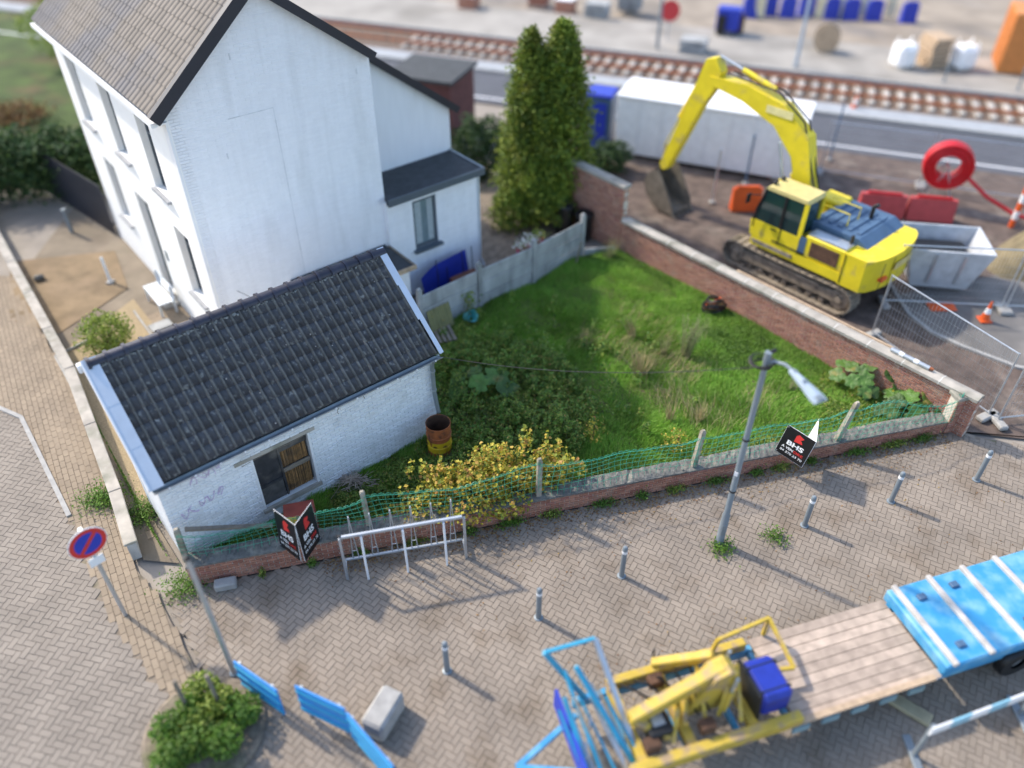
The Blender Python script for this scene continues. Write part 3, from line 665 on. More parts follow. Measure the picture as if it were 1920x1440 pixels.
# roof: two slopes, tiles as ribbed courses
def slope(sa, za, sb, zb, t0, t1, nm):
    d = V((0, 0, 0)); pa, pb = W(sa, t0, za), W(sb, t0, zb); dn = (pb - pa); Ls = dn.length; dn.normalize(); nn = bX.cross(dn)
    if nn.z < 0: nn = -nn
    rf = MB().prism([pa - nn * .1, pb - nn * .1, pb - nn * .02, pa - nn * .02], bX * (t1 - t0)).build(nm, m_dark_trim, house)
    nr = int(Ls / .34); ncl = int((t1 - t0) / .22); vs = []; fs = []; cw = (t1 - t0) / ncl; rl2 = Ls / nr
    px_ = [(0, 0), (.45, 0), (.6, .016), (.78, .024), (.94, .016), (1, .003)]
    for r_ in range(nr):
        for c in range(ncl):
            k = len(vs)
            for (q, h) in ((r_ * rl2 - .03, .0), ((r_ + 1) * rl2, .018)):
                for (x, hh) in px_: vs.append(pa + dn * q + bX * ((c + x) * cw) + nn * (h + hh))
            fs += [(k + i, k + i + 1, k + 7 + i, k + 6 + i) for i in range(5)]
            e = len(vs)
            for (x, hh) in px_: vs.append(pa + dn * ((r_ + 1) * rl2) + bX * ((c + x) * cw) + nn * (hh + .01))
            fs += [(k + 6 + i, k + 7 + i, e + i + 1, e + i) for i in range(5)]
    npmesh('roof_tiles', np.array([tuple(p) for p in vs]), fs, m_house_tile, rf, kind='stuff')
    return rf
slope(SA, ZA + .04, S0 - .28, roofz(S0) - .2, G0 - .12, TB + .1, 'roof')
slope(SA, ZA + .04, S1, roofz(S1) + .04, G0 - .12, TRc - .12, 'roof')
slope(SA, ZA + .04, SR + .2, ZRR - .11, TRc - .12, TB + .1, 'roof')
MB().tube([W(SA, G0 - .12, ZA + .07), W(SA, TB + .1, ZA + .07)], .13, 10).build('roof_ridge', m_dark_trim, house, smooth=True)
def verge(p, q, w=.16, h=.26): MB().bar(p, q, w, h).build('verge_board', m_dark_trim, house)
verge(W(SA, G0 - .16, ZA + .02), W(S0 - .30, G0 - .16, roofz(S0) - .22)); verge(W(SA, G0 - .16, ZA + .02), W(S1 + .05, G0 - .16, roofz(S1) + .0), .12, .2)
verge(W(S1, TRc - .16, roofz(S1)), W(SR + .2, TRc - .16, ZRR - .14), .12, .2)
MB().box(W(S0 - .30, (G0 + TB) / 2, roofz(S0) - .33), (.12, TB - G0 + .2, .10), ax=AX3).build('gutter', m_white, house)
MB().box(W(S0 - .12, (G0 + TB) / 2, roofz(S0) - .36), (.26, TB - G0 + .1, .04), ax=AX3).build('soffit', m_white, house)
MB().box(W(4.7, G0 - .01, .95), (.4, .03, .22), ax=AX3).build('vent_patch', mat('grey_patch', (.4, .42, .44), .8), house)

# single-storey annex on the right of the gable
ann = thing('house_annex', 'low white annex with black flat roof and curtained window behind concrete fence', 'annex', W(10, 6))
AT, A0, A1, AZ = 5.45, 8.62, 11.69, 3.2
aw = (9.44, 10.24, 1.48, 2.98)
cb = MB()
for s_0, s_1, z0, z1 in ((A0, aw[0], 0, AZ), (aw[1], A1, 0, AZ), (aw[0], aw[1], 0, aw[2]), (aw[0], aw[1], aw[3], AZ)):
    cb.box(W((s_0 + s_1) / 2, AT + .13, (z0 + z1) / 2), (s_1 - s_0, .22, z1 - z0 - .002), ax=AX3)
cb.build('front_wall', m_house_brick, ann)
bricks(ann, W(A0, AT + .015), aX, A1 - A0, .02, AZ - .1, m_house_brick, None, bl=.39, bh=.19, j=.010, holes=[(aw[0] - A0 - .03, aw[1] - A0 + .03, aw[2], aw[3])], nind=300, name='painted_block', depth=.015, jit=.001, jogs=.003)
MB().box(W(A1 - .11, (AT + TRc) / 2 + .13, AZ / 2), (.22, TRc - AT - .25, AZ), ax=AX3).build('side_wall', m_house_brick, ann)
MB().prism([W(A0 - .05, AT - .12, AZ), W(A1 + .12, AT - .12, AZ), W(A1 + .12, TRc - .02, AZ), W(A0 + .06, TRc - .02, AZ), W(A0 + .06, AT + .1, AZ)], ZU * .12).build('flat_roof', m_bitumen, ann)
MB().bar(W(A0 - .02, AT - .15, AZ + .06), W(A1 + .16, AT - .15, AZ + .06), .06, .2).build('fascia', m_winframe, ann)
MB().bar(W(A1 + .15, AT - .1, AZ + .06), W(A1 + .15, TRc, AZ + .06), .06, .2).build('fascia', m_grey, ann)
fr = MB()
wm, wz = (aw[0] + aw[1]) / 2, (aw[2] + aw[3]) / 2
for s_ in (aw[0] + .035, aw[1] - .035): fr.box(W(s_, AT + .1, wz), (.07, .07, aw[3] - aw[2]), ax=AX3)
for z in (aw[2] + .04, aw[3] - .04): fr.box(W(wm, AT + .1, z), (aw[1] - aw[0] - .14, .065, .08), ax=AX3)
wf = fr.build('window', m_winframe, ann)
MB().box(W(wm, AT + .125, wz), (aw[1] - aw[0] - .1, .01, aw[3] - aw[2] - .1), ax=AX3).build('pane', mat('pale_window_glass', (.18, .24, .26), .12, var=.1, spec=.7), wf)
cu = MB(); 
for k in range(2):
    x0 = aw[0] + .1 + k * .42; vs = [W(x0 + i * .02, AT + .109 + .008 * math.sin(i * 1.9), z) for z in (aw[2] + .1, aw[3] - .1) for i in range(12)]
    cu.add(vs, [(i, i + 1, 13 + i, 12 + i) for i in range(11)])
cu.build('curtain', m_curtain, wf)
MB().box(W(wm, AT - .04, aw[2] - .035), (aw[1] - aw[0] + .16, .2, .07), ax=AX3).build('sill', m_winframe, wf)
MB().tube([W(A1 + .07, AT + .05, AZ - .1), W(A1 + .07, AT + .05, .35), W(A1 + .1, AT - .12, .12)], .045, 10).build('downpipe', m_flash, ann, smooth=True)
MB().box(W(A0 + .3, AT - .015, .55), (.01, .01, .01), ax=AX3)

# ------------------------------------------------------------------ brick walls and concrete fence
bw = thing('boundary_wall', 'long red brick boundary wall with concrete coping along the grass lot', 'wall', BA)
HB = 1.10
MB().box(BA + uB * lB / 2 + nB * .125 + ZU * HB / 2, (lB, .215, HB), ax=(uB, nB, ZU)).build('wall_core', m_brickmortar, bw)
bricks(bw, BA, uB, lB, .0, HB, m_brick, None, bl=.2, bh=.056, j=.016, depth=.04)
bricks(bw, BB + nB * .25, -uB, lB, .0, HB, m_brick, None, bl=.2, bh=.058, j=.012, depth=.04, nind=0, stuffname='rear_bricks')
bricks(bw, BB, nB, .25, 0, HB, m_brick, None, bl=.2, bh=.058, j=.012, depth=.03, nind=0, stuffname='end_bricks')
nc = 12; cl = lB / nc
for i in range(nc):
    MB().prism([BA + uB * (i * cl + .008) - nB * .05 + ZU * HB, BA + uB * (i * cl + .008) + nB * .31 + ZU * HB, BA + uB * (i * cl + .008) + nB * .31 + ZU * (HB + .06),
                BA + uB * (i * cl + .008) + nB * .13 + ZU * (HB + .12), BA + uB * (i * cl + .008) - nB * .05 + ZU * (HB + .08)], uB * (cl - .016)).build('coping_stone', m_coping, bw)
for i in range(1, nc): MB().prism([BA + uB * (i * cl - .012) - nB * .054 + ZU * HB, BA + uB * (i * cl - .012) + nB * .314 + ZU * HB, BA + uB * (i * cl - .012) + nB * .314 + ZU * (HB + .062),
                BA + uB * (i * cl - .012) + nB * .13 + ZU * (HB + .124), BA + uB * (i * cl - .012) - nB * .054 + ZU * (HB + .083)], uB * .024).build('coping_joint', mat('pale_joint', (.6, .58, .53), .9) if i == 1 else bpy.data.materials['pale_joint'], bw)
tw_ = thing('tall_brick_wall', 'taller sunlit red brick wall beside the two black bins', 'wall', BA - uB * 2)
HT = 2.2; lT = 4.2; TA = BA - uB * (lT + .02)
MB().box(TA + uB * lT / 2 + nB * .125 + ZU * HT / 2, (lT, .215, HT), ax=(uB, nB, ZU)).build('wall_core', m_brickmortar, tw_)
bricks(tw_, TA, uB, lT, 0, HT, m_brick, None, bl=.2, bh=.056, j=.016, depth=.04)
bricks(tw_, TA + uB * lT, nB, .25, 0, HT, m_brick, None, bl=.2, bh=.058, j=.012, depth=.03, nind=0, stuffname='end_bricks')
MB().box(TA + uB * lT / 2 + nB * .125 + ZU * (HT + .05), (lT + .08, .34, .1), ax=(uB, nB, ZU), bev=.02).build('coping', m_coping, tw_)

fwall = thing('low_front_wall', 'low red brick wall with rough cement top along the street', 'wall', F(8, .1))
def ft(s): return .56 - .012 * s
LF = 17.0
MB().prism([F(-.35, .02, 0), F(LF, .02, 0), F(LF, .02, ft(LF) - .01), F(-.35, .02, ft(-.35) - .01)], nW * .3).build('wall_core', m_brickmortar, fwall)
bricks(fwall, F(-.35, 0), uW, LF + .35, .0, lambda s: ft(s - .35), m_brick, None, bl=.2, bh=.054, j=.016, depth=.05)
# rough cement haunch on top: jagged strip
vs = []; fs = []; nq = 240
for i in range(nq + 1):
    s_ = -.35 + (LF + .35) * i / nq; z = ft(s_); w0 = math.sin(s_ * 1.7)
    row = [(-.012 + random.uniform(-.006, .004), z - .012), (-.012 + random.uniform(-.008, .006), z + .03 + random.uniform(-.008, .008)), (.10 + random.uniform(-.02, .02), z + .05 + random.uniform(-.02, .02)), (.24 + random.uniform(-.03, .03), z + .06 + random.uniform(-.03, .03)), (.36, z + .03 + random.uniform(-.03, .03)), (.47 + .05 * w0, z - .12), (.5 + .05 * w0, 0)]
    vs += [tuple(F(s_, a_, b_)) for a_, b_ in row]
for i in range(nq):
    for k in range(6): fs.append((i * 7 + k, i * 7 + 7 + k, i * 7 + 8 + k, i * 7 + 1 + k))
npmesh('cement_top', np.array(vs), fs, m_rough, fwall)
cs = MB()
for i in range(90):
    s_ = random.uniform(-.3, LF); rr = random.uniform(.01, .025)
    cs.box(F(s_, random.uniform(.05, .33), ft(s_) + .055), (rr * 2, rr * 1.4, rr), rz=random.uniform(0, 3), bev=.008)
cs.build('cement_lumps', m_rough, fwall)
pier = thing('brick_pier', 'narrow red brick end pier at the right corner of the low wall', 'pier', F(17.15, .1))
MB().box(F(17.17, .12, .52), (.26, .26, 1.04), ax=(uW, nW, ZU)).build('pier_core', m_brickmortar, pier)
bricks(pier, F(17.03, -.02), uW, .28, 0, 1.04, m_brick, None, bl=.2, bh=.058, j=.012, depth=.03, nind=300)
MB().box(F(17.17, .12, 1.09), (.36, .38, .1), ax=(uW, nW, ZU), bev=.02).build('pier_cap', m_coping, pier)

cf = thing('concrete_panel_fence', 'grey precast concrete panel fence between the yard and the grass', 'fence', PB)
for i, p in enumerate((PA, PB, PC, PD)):
    d = (PC - PB).normalized(); nn = V((-d.y, d.x, 0))
    MB().prism([p - d * .065 - nn * .065, p + d * .065 - nn * .065, p + d * .065 + nn * .065, p - d * .065 + nn * .065], ZU * 1.5).build('post', m_conc, cf)
    MB().box(p + ZU * 1.525, (.10, .10, .05), rz=math.atan2(d.y, d.x), bev=.02).build('post_cap', m_conc, cf)
for p, q in ((PA, PB), (PB, PC), (PC, PD)):
    d = (q - p).normalized()
    for k in range(3):
        MB().bar(p + d * .07 + ZU * (.215 + k * .43), q - d * .07 + ZU * (.215 + k * .43), .045, .418, bev=.012).build('panel', m_conc, cf)
eb = thing('low_concrete_edge', 'low pale concrete edging between the last fence post and the brick wall', 'edging', PD)
MB().bar(PD + V((.1, .05, .14)), BA + V((-.15, -.1, .14)), .08, .28, bev=.015).build('edge_beam', m_conc, eb)

# low wall of the left garden
lwl = thing('garden_wall', 'long low grey plinth wall along the sidewalk on the left', 'wall', lw[2])
for p, q in zip(lw, lw[1:]):
    d = (q - p); n_ = max(1, int(d.length / 2.0))
    for i in range(n_):
        a_, b_ = p + d * (i / n_), p + d * ((i + 1) / n_); dd = d.normalized() * .006
        MB().bar(a_ + dd + ZU * .23, b_ - dd + ZU * .23, .18, .46, bev=.012).build('wall_block', m_conc, lwl)
        MB().bar(a_ + dd + ZU * .49, b_ - dd + ZU * .49, .26, .06, bev=.015).build('coping', m_coping, lwl)

# ------------------------------------------------------------------ green net fence on the low wall
nf = thing('green_net_fence', 'sagging green plastic mesh fence on concrete posts along the street wall', 'fence', F(8, .15))
posts = [(-.35, .26, 1.42, .02), (3.25, .2, 1.55, -.03), (6.85, .12, 1.6, .02), (10.45, .12, 1.52, .10), (14.05, .10, 1.5, .26)]
for (s_, n_, zt, lean) in posts:
    z0 = ft(s_) - .05; b0 = F(s_, n_, z0); t0 = F(s_ + lean, n_ + .03, zt); hh = .06
    ax_ = (t0 - b0); k = MB()
    def sec(c, h, tw__): return [c + uW * (h * math.cos(a_) * 1.25) + nW * (h * math.sin(a_) * 1.25) for a_ in (R(45), R(135), R(225), R(315))]
    s1_ = sec(b0, hh * 1.05, 0); s2_ = sec(b0 + ax_ * .95, hh * .95, 0); s3_ = sec(t0, hh * .55, 0)
    k.add(s1_ + s2_ + s3_, [(0, 1, 5, 4), (1, 2, 6, 5), (2, 3, 7, 6), (3, 0, 4, 7), (4, 5, 9, 8), (5, 6, 10, 9), (6, 7, 11, 10), (7, 4, 8, 11), (8, 9, 10, 11), (3, 2, 1, 0)])
    k.build('post', m_post, nf)
ends = [(s_, n_ - .06, zt - .12) for (s_, n_, zt, l_) in posts] + [(17.05, .0, 1.02)]
hump = [0.10, .02, .08, .05, -.02]; sagv = [.22, .16, .12, .13, .10]
for bi in range(5):
    (sa_, na_, za_), (sb_, nb_, zb_) = ends[bi], ends[bi + 1]
    nv = int((sb_ - sa_) / .14); k = MB(); nh = 6; ph = random.uniform(0, 6)
    def NP(q, v):
        s_ = sa_ + (sb_ - sa_) * q; top = za_ + (zb_ - za_) * q - sagv[bi] * 4 * q * (1 - q) + .035 * math.sin(q * 9 + ph) + .02 * math.sin(q * 23 + ph)
        if bi == 4: top += .22 * math.exp(-((q - .35) / .2) ** 2)
        zb0 = ft(s_) + .03; n_ = na_ + (nb_ - na_) * q + .05 * math.sin(q * 7 + ph + v * 2) * (1 - v * .3) + (hump[bi] * math.sin(math.pi * q) * math.sin(math.pi * v))
        return F(s_ + .03 * math.sin(v * 4 + q * 11 + ph), n_, zb0 + (top - zb0) * v)
    for i in range(nv + 1):
        q = i / nv; k.tube([NP(q, v) for v in (0, .2, .4, .6, .8, 1)], .0044, 3, cap=False)
    for h in range(nh + 1):
        v = h / nh; k.tube([NP(i / nv, v) for i in range(0, nv + 1, 2)] + [NP(1, v)], .0044 if h < nh else .009, 3, cap=False)
    for i in range(nv):
        p, q_ = NP(i / nv, 1), NP((i + 1) / nv, 1)
        k.tube([p, (p * .85 + q_ * .15) + V((0, 0, .04)), (p + q_) / 2 + V((0, 0, .055)), (p * .15 + q_ * .85) + V((0, 0, .04)), q_], .0055, 3, cap=False)
    k.build('net', m_net, nf)
MB().tube([F(17.05, .0, 1.05), F(17.1, .0, 1.2), F(17.15, .03, 1.14), F(17.0, .03, 1.22), F(17.08, -.02, 1.1), F(17.12, .02, 1.25)], .012, 5).build('tied_end', m_net, nf)
pl = MB().bar(F(-.2, .36, 1.28), F(1.35, .55, .72), .09, .05).build('leaning_plank', m_oldwood, base=F(0, .3), label='grey weathered plank leaning behind the net near the shed corner', category='plank')

# ------------------------------------------------------------------ the grass lot
lot = [F(-.2, .5), F(17.0, .45), BB + V((-.15, .25, 0)), BA, PD, PC, PB, PA, W(8.5, 3.9), W(8.0, 2.2), W(6.45, 2.0), W(6.4, .14), W(.1, .14)]
def lz(x, y): return .05 * wob(x, y, .6) + .02
g = MB(); vs = []; xs = np.arange(-8, 12, .4); ys = np.arange(9, 24, .4); nx, ny = len(xs), len(ys); idx = {}; fs = []
for i, x in enumerate(xs):
    for j_, y in enumerate(ys): vs.append((x, y, float(lz(x, y))))
for i in range(nx - 1):
    for j_ in range(ny - 1):
        if inpoly(np.array([xs[i] + .2]), np.array([ys[j_] + .2]), lot)[0]: fs.append((i * ny + j_, (i + 1) * ny + j_, (i + 1) * ny + j_ + 1, i * ny + j_ + 1))
npmesh('lot_ground', np.array(vs), fs, m_soil, kind='structure')
weedpoly = [W(6.5, -.1), W(6.6, 2.2), at(900, 628), at(985, 648), at(1075, 700), at(1120, 775), at(1090, 845), F(7.4, .5), F(4.6, .5), W(5.6, .1)]
cornerpoly = [at(1545, 690), at(1690, 730), at(1790, 775), F(16.6, .6), F(13.2, .6)]
def blades(X, Y, hgt, wid, lean):
    n = len(X); Z = lz(X, Y); th = rng.uniform(0, 6.283, n); h = hgt * rng.uniform(.6, 1.35, n); w = wid * rng.uniform(.7, 1.3, n)
    la = rng.uniform(0, 6.283, n) * .35 + 5.6 + wob(X, Y, .8) * 1.2; ll = lean * h * rng.uniform(.3, 1.2, n)
    a_ = np.stack([X - np.cos(th) * w, Y - np.sin(th) * w, Z], 1); b_ = np.stack([X + np.cos(th) * w, Y + np.sin(th) * w, Z], 1)
    m1 = np.stack([X + np.cos(la) * ll * .35 - np.cos(th) * w * .7, Y + np.sin(la) * ll * .35 - np.sin(th) * w * .7, Z + h * .6], 1)
    m2 = np.stack([X + np.cos(la) * ll * .35 + np.cos(th) * w * .7, Y + np.sin(la) * ll * .35 + np.sin(th) * w * .7, Z + h * .6], 1)
    t = np.stack([X + np.cos(la) * ll, Y + np.sin(la) * ll, Z + h * .95], 1)
    vs = np.stack([a_, b_, m1, m2, t], 1).reshape(-1, 3); k = np.arange(n)[:, None] * 5
    fs = np.concatenate([k + np.array([[0, 1, 3]]), k + np.array([[0, 3, 2]]), k + np.array([[2, 3, 4]])], 1).reshape(-1, 3)
    return vs, fs
X, Y = polypts(lot, 190000)
k = wob(X, Y, 1.3) + .6 * wob(X + 9, Y - 4, 3.0); hh = .11 + .07 * np.clip(k, -1, 1.5)
keep = ~inpoly(X, Y, weedpoly) | (rng.random(len(X)) < .25); X, Y, hh = X[keep], Y[keep], hh[keep]
vs, fs = blades(X, Y, hh, .0085, .8)
npmesh('grass', vs, fs, m_grass, kind='stuff', label='rough green grass covering the empty lot', category='grass')
# straw-coloured tall grass drifts
cs_ = [at(1170, 655), at(1190, 690), at(1250, 640), at(1255, 745), at(1300, 775), at(1330, 800), at(1100, 650), at(1420, 760), at(1200, 600), at(1230, 680), at(1280, 700)]
DX = []; DY = []
for c in cs_:
    n = 110; DX.append(c.x + rng.normal(0, .33, n)); DY.append(c.y + rng.normal(0, .28, n))
DX, DY = np.concatenate(DX), np.concatenate(DY)
vs, fs = blades(DX, DY, np.full(len(DX), .36), .006, 1.0)
npmesh('dry_grass', vs, fs, m_straw, kind='stuff', label='pale straw grass drifting through the middle of the lot', category='dry grass')
# weeds: heaped leafy patch
DC = (-1.70, 13.49)
def heap(poly, n, hmax, size, m, name, label, cat, f=1.1, up=.45, lo=0.0):
    x, y = polypts(poly, n)
    px_ = np.array([p[0] for p in poly]); py_ = np.array([p[1] for p in poly])
    dmin = np.full(n, 9.0)
    for i in range(len(poly)):
        x0, y0, x1, y1 = px_[i], py_[i], px_[(i + 1) % len(poly)], py_[(i + 1) % len(poly)]
        L2 = (x1 - x0) ** 2 + (y1 - y0) ** 2; t = np.clip(((x - x0) * (x1 - x0) + (y - y0) * (y1 - y0)) / L2, 0, 1)
        dmin = np.minimum(dmin, np.hypot(x - x0 - t * (x1 - x0), y - y0 - t * (y1 - y0)))
    top = hmax * np.clip(dmin / .6, .25, 1) * (.6 + .4 * wob(x, y, 2.2) + .25 * wob(x + 3, y, 6))
    top = np.clip(top, .08, None); z = lz(x, y) + top * (lo + (1 - lo) * rng.random(n) ** .5)
    kp = (np.hypot(x - DC[0], y - DC[1]) > .38) & ~((np.abs((x - DC[0]) * .99 + (y - DC[1]) * .12) < .42) & (y < DC[1]) & (y > DC[1] - .75) & (z > .16))
    vs, fs = leaves(np.stack([x, y, z], 1)[kp], size, up)
    return npmesh(name, vs, fs, m, kind='stuff', label=label, category=cat)
heap(weedpoly, 13000, .34, .085, m_weed, 'weeds', 'low dark green weeds covering the ground beside the shed and barrel', 'weeds')
PN = []; 
X, Y = polypts(weedpoly, 520); X = np.concatenate([X, rng.normal(.9, 1.3, 150)]); Y = np.concatenate([Y, rng.normal(15.6, 1.5, 150)]); k = inpoly(X, Y, lot); X, Y = X[k], Y[k]
for x, y in zip(X, Y):
    k = float(wob(x, y, 2.0)); h_ = (.42 + .22 * k) * random.uniform(.7, 1.35)
    if h_ < .15 or math.hypot(x - DC[0], y - DC[1]) < .5 or (abs(x - DC[0]) < .45 and DC[1] - 1.0 < y < DC[1]): continue
    n = int(16 + 40 * h_); zz = rng.random(n) ** .7 * h_; rr = .05 + .07 * (1 - zz / h_); a_ = rng.uniform(0, 6.283, n)
    PN.append(np.stack([x + np.cos(a_) * rr + zz * .1, y + np.sin(a_) * rr, zz + float(lz(x, y))], 1))
PN = np.concatenate(PN); r_ = rng.random(len(PN)) < .3; vs, fs = leaves(PN[r_], .11, .6, wid=.55)
npmesh('nettles', vs, fs, m_clover, kind='stuff', label='paler green leaves mixed through the nettles beside the shed', category='nettles')
PN = PN[~r_]; vs, fs = leaves(PN, .075, .6, wid=.5)
npmesh('nettles', vs, fs, m_weed, kind='stuff', label='loose stand of leafy green nettles beside the shed and barrel', category='nettles')
sm_ = MB()
for x, y in zip(X[:260], Y[:260]): sm_.tube([(x, y, 0), (x + .04, y, .5)], [.006, .003], 3, cap=False)
sm_.build('nettle_stems', m_seed, kind='stuff', label='thin pale stems standing among the nettles beside the shed', category='stems')
heap([W(3.2, -.02), W(5.8, 0), F(4.8, .6), F(2.1, .6)], 9000, .42, .065, m_weed, 'weeds', 'small leafy weeds between shed wall and net fence', 'weeds')
heap([at(1300, 600), at(1420, 610), at(1500, 650), at(1480, 700), at(1380, 690), at(1300, 660)], 7000, .22, .06, m_clover, 'clover', 'bright green low leafy patch near the brick wall', 'ground cover')
heap([PA + V((.2, -.1, 0)), PB + V((0, -.15, 0)), PB + V((.2, -.5, 0)), PA + V((.9, -1.0, 0)), W(8.2, 2.6)], 3800, .34, .06, m_weed, 'weeds', 'weeds growing at the foot of the concrete fence near the bucket', 'weeds')
heap([BA + V((-.1, -.1, 0)), PD + V((.2, -.1, 0)), PD + V((.5, -.9, 0)), BA + V((.8, -1.1, 0))], 4200, .4, .06, m_clover, 'weeds', 'tangled green weeds in the far corner by the last fence post', 'weeds')
sp = [BA + uB * q - nB * .04 for q in (0.3, 3.2, 6.5, 9.4)] + [BA + uB * q - nB * (.35 + .1 * (q % 2)) for q in (9.4, 7, 4.5, 2, .3)]
heap(sp, 6500, .2, .05, m_clover, 'weeds', 'strip of small weeds along the foot of the brick boundary wall', 'weeds')
heap([F(10.8, .5), F(13.4, .5), F(13.0, .95), F(10.5, .9)], 3000, .25, .055, m_weed, 'weeds', 'weeds behind the net below the right for sale board', 'weeds')
heap([F(7.2, .5), F(10.3, .48), F(10.2, .9), F(7.0, 1.1)], 4500, .35, .06, m_weed, 'weeds', 'weeds behind the net between the yellow bush and the lamp post', 'weeds')
heap(cornerpoly, 5000, .28, .06, m_weed, 'weeds', 'low weeds under the giant leaves in the right corner', 'weeds')
heap([F(-.2, .55), F(2.0, .55), W(1.9, 0.02), W(.2, 0.02)], 2200, .2, .055, m_weed, 'weeds', 'weeds in the narrow gap at the left end of the shed', 'weeds')
# weeds and leaf litter at the foot of the street wall
for i, (s_, w_) in enumerate(((1.0, .12), (2.0, .16), (3.0, .3), (4.1, .4), (5.3, .3), (6.2, .55), (7.1, .35), (8.3, .5), (9.2, .25), (10.0, .4), (11.0, .5), (12.0, .3), (12.6, .45), (13.4, .25), (14.6, .6), (15.6, .7), (16.4, .5))):
    n = int(420 * w_ + 90); x = rng.normal(0, w_ * .28, n); y = -np.abs(rng.normal(.06, .06, n)) - .02; z = np.abs(rng.normal(0, .07, n)) + .02
    P = np.stack([P0.x + uW.x * (s_ + x) + nW.x * y, P0.y + uW.y * (s_ + x) + nW.y * y, z], 1)
    vs, fs = leaves(P, .05, .4)
    t_ = npmesh('wall_weed', vs, fs, m_clover if i % 3 else m_weed, label='small green weed tuft growing at the foot of the street wall', category='weed', group='weeds along the foot of the street wall')
n = 2600; s_ = rng.uniform(2.2, 17, n); y = -np.abs(rng.normal(.0, .22, n)) - .03
P = np.stack([P0.x + uW.x * s_ + nW.x * y, P0.y + uW.y * s_ + nW.y * y, np.full(n, .012)], 1); vs, fs = leaves(P, .05, .95, fold=.1)
npmesh('fallen_leaves', vs, fs, m_deadleaf, kind='stuff', label='brown fallen leaves lying along the street wall', category='fallen leaves')
X, Y = polypts([F(3, -.3), F(16, -.2), V((12, 11, 0)), V((2, 6.5, 0))], 900); c = wob(X, Y, 1.6) > .2
vs, fs = leaves(np.stack([X[c], Y[c], np.full(c.sum(), .01)], 1), .045, .95, fold=.1)
npmesh('fallen_leaves', vs, fs, m_deadleaf, kind='stuff', label='scattered dead leaves on the street paving', category='fallen leaves')
# green strip by the shed's left side and left street weeds
heap([W(-.15, .5), W(-.15, 1.9), at(170, 770), at(160, 770), at(200, 830)], 1800, .18, .05, m_clover, 'weeds', 'bright weeds beside the shed in the garden on the left', 'weeds')
for (p_, nn_, lab) in (((205, 935), 900, 'green weeds at the end of the garden wall on the left'), ((270, 965), 900, 'weed clump at the left foot of the shed'), ((352, 1100), 900, 'small bright weed at the foot of the thin grey pole'), ((1352, 1030), 420, 'small green weeds at the foot of the street lamp'), ((1452, 1010), 300, 'small weed patch on the paving right of the street lamp'), ((180, 940), 500, 'lone weed tuft on the sidewalk left of the garden wall')):
    c = at(*p_); q = rng.normal(0, .2 if nn_ > 450 else .13, (nn_, 3)); q[:, 2] = np.abs(q[:, 2]) * .6 + .02
    vs, fs = leaves(q + np.array(c), .055, .4); npmesh('weed_clump', vs, fs, m_clover, label=lab, category='weed')

def tuft(c, n, h, spread, m, name, label, lean=(0, 0), cat='dry plant', head=False):
    t_ = thing(name, label, cat, c); k = MB()
    for i in range(n):
        a_ = random.uniform(0, 6.28); r_ = random.uniform(0, spread); hh_ = h * random.uniform(.55, 1.1)
        e = V(c) + V((math.cos(a_) * r_ + lean[0] * hh_, math.sin(a_) * r_ + lean[1] * hh_, hh_)); b0 = V(c) + V((math.cos(a_) * r_ * .25, math.sin(a_) * r_ * .25, 0)); m_ = (b0 + e) / 2 + V((-lean[0] * .1, -lean[1] * .1, hh_ * .08))
        k.tube([b0, m_, e], [.007, .005, .002], 3, cap=False)
    k.build('stems', m, t_)
    if head:
        P = []
        for i in range(n * 14):
            v = k.v[9 * random.randrange(n) + 6]; b0 = V(v) - (V(v) - V(c)) * random.uniform(0, .5); P.append(b0 + V((random.gauss(0, .02), random.gauss(0, .02), 0)))
        vs, fs = leaves(np.array([tuple(p) for p in P]), .035, .2); npmesh('seed_heads', vs, fs, m, t_, kind='stuff')
    return t_
tuft(at(1285, 668), 70, 1.25, .42, m_seed, 'seeding_weed', 'tallest grey-green seeding weed in the middle of the lot', (.12, .02), head=True)
tuft(at(1095, 655), 45, .7, .2, m_straw, 'dry_tuft', 'small pale dry tuft left of the lot centre', (.05, -.05))
tuft(at(1185, 640), 50, .8, .25, m_straw, 'dry_tuft', 'dry tuft leaning left between two other tufts', (-.25, .1))
tuft(at(1200, 705), 110, .72, .5, m_straw, 'dry_tuft', 'widest straw tuft in the centre of the lot', (-.1, .15))
tuft(at(1245, 665), 30, .6, .28, m_seed, 'dry_tuft', 'brownish dry tuft just left of the tallest seeding weed', (.1, .1))
tuft(at(1255, 790), 40, .55, .26, m_straw, 'dry_tuft', 'straw tuft nearest the net fence, left of the lamp pole', (-.1, .2))
tuft(at(1310, 790), 40, .5, .3, m_straw, 'dry_tuft', 'straw tuft just left of the lamp pole above the fence', (0, .2))
tuft(at(1480, 735), 40, .4, .25, m_seed, 'dry_tuft', 'grassy tuft behind the street lamp head', (.1, .1))
tuft(at(1140, 490), 70, .75, .4, m_seed, 'dry_tuft', 'tangled dry twigs beside the last concrete fence post', (.1, -.1))
tuft(at(1745, 775), 26, .8, .35, m_straw, 'dry_stalks', 'bundle of bare straw stalks in the right corner behind the net', (.5, .05))
tuft(at(1535, 660), 26, .7, .12, m_straw, 'dry_stalks', 'dry stalks leaning against the brick boundary wall', (.25, .15))
MB().tube([at(1078, 500), at(1078, 500) + V((.16, .05, .85))], .035, 7).build('stake', m_oldwood, base=at(1078, 500), label='short grey wooden stake leaning near the last fence post', category='stake')
pg = thing('fence_plant', 'leafy green plant growing against the concrete fence', 'plant', PB + V((-.35, -.3, 0)))
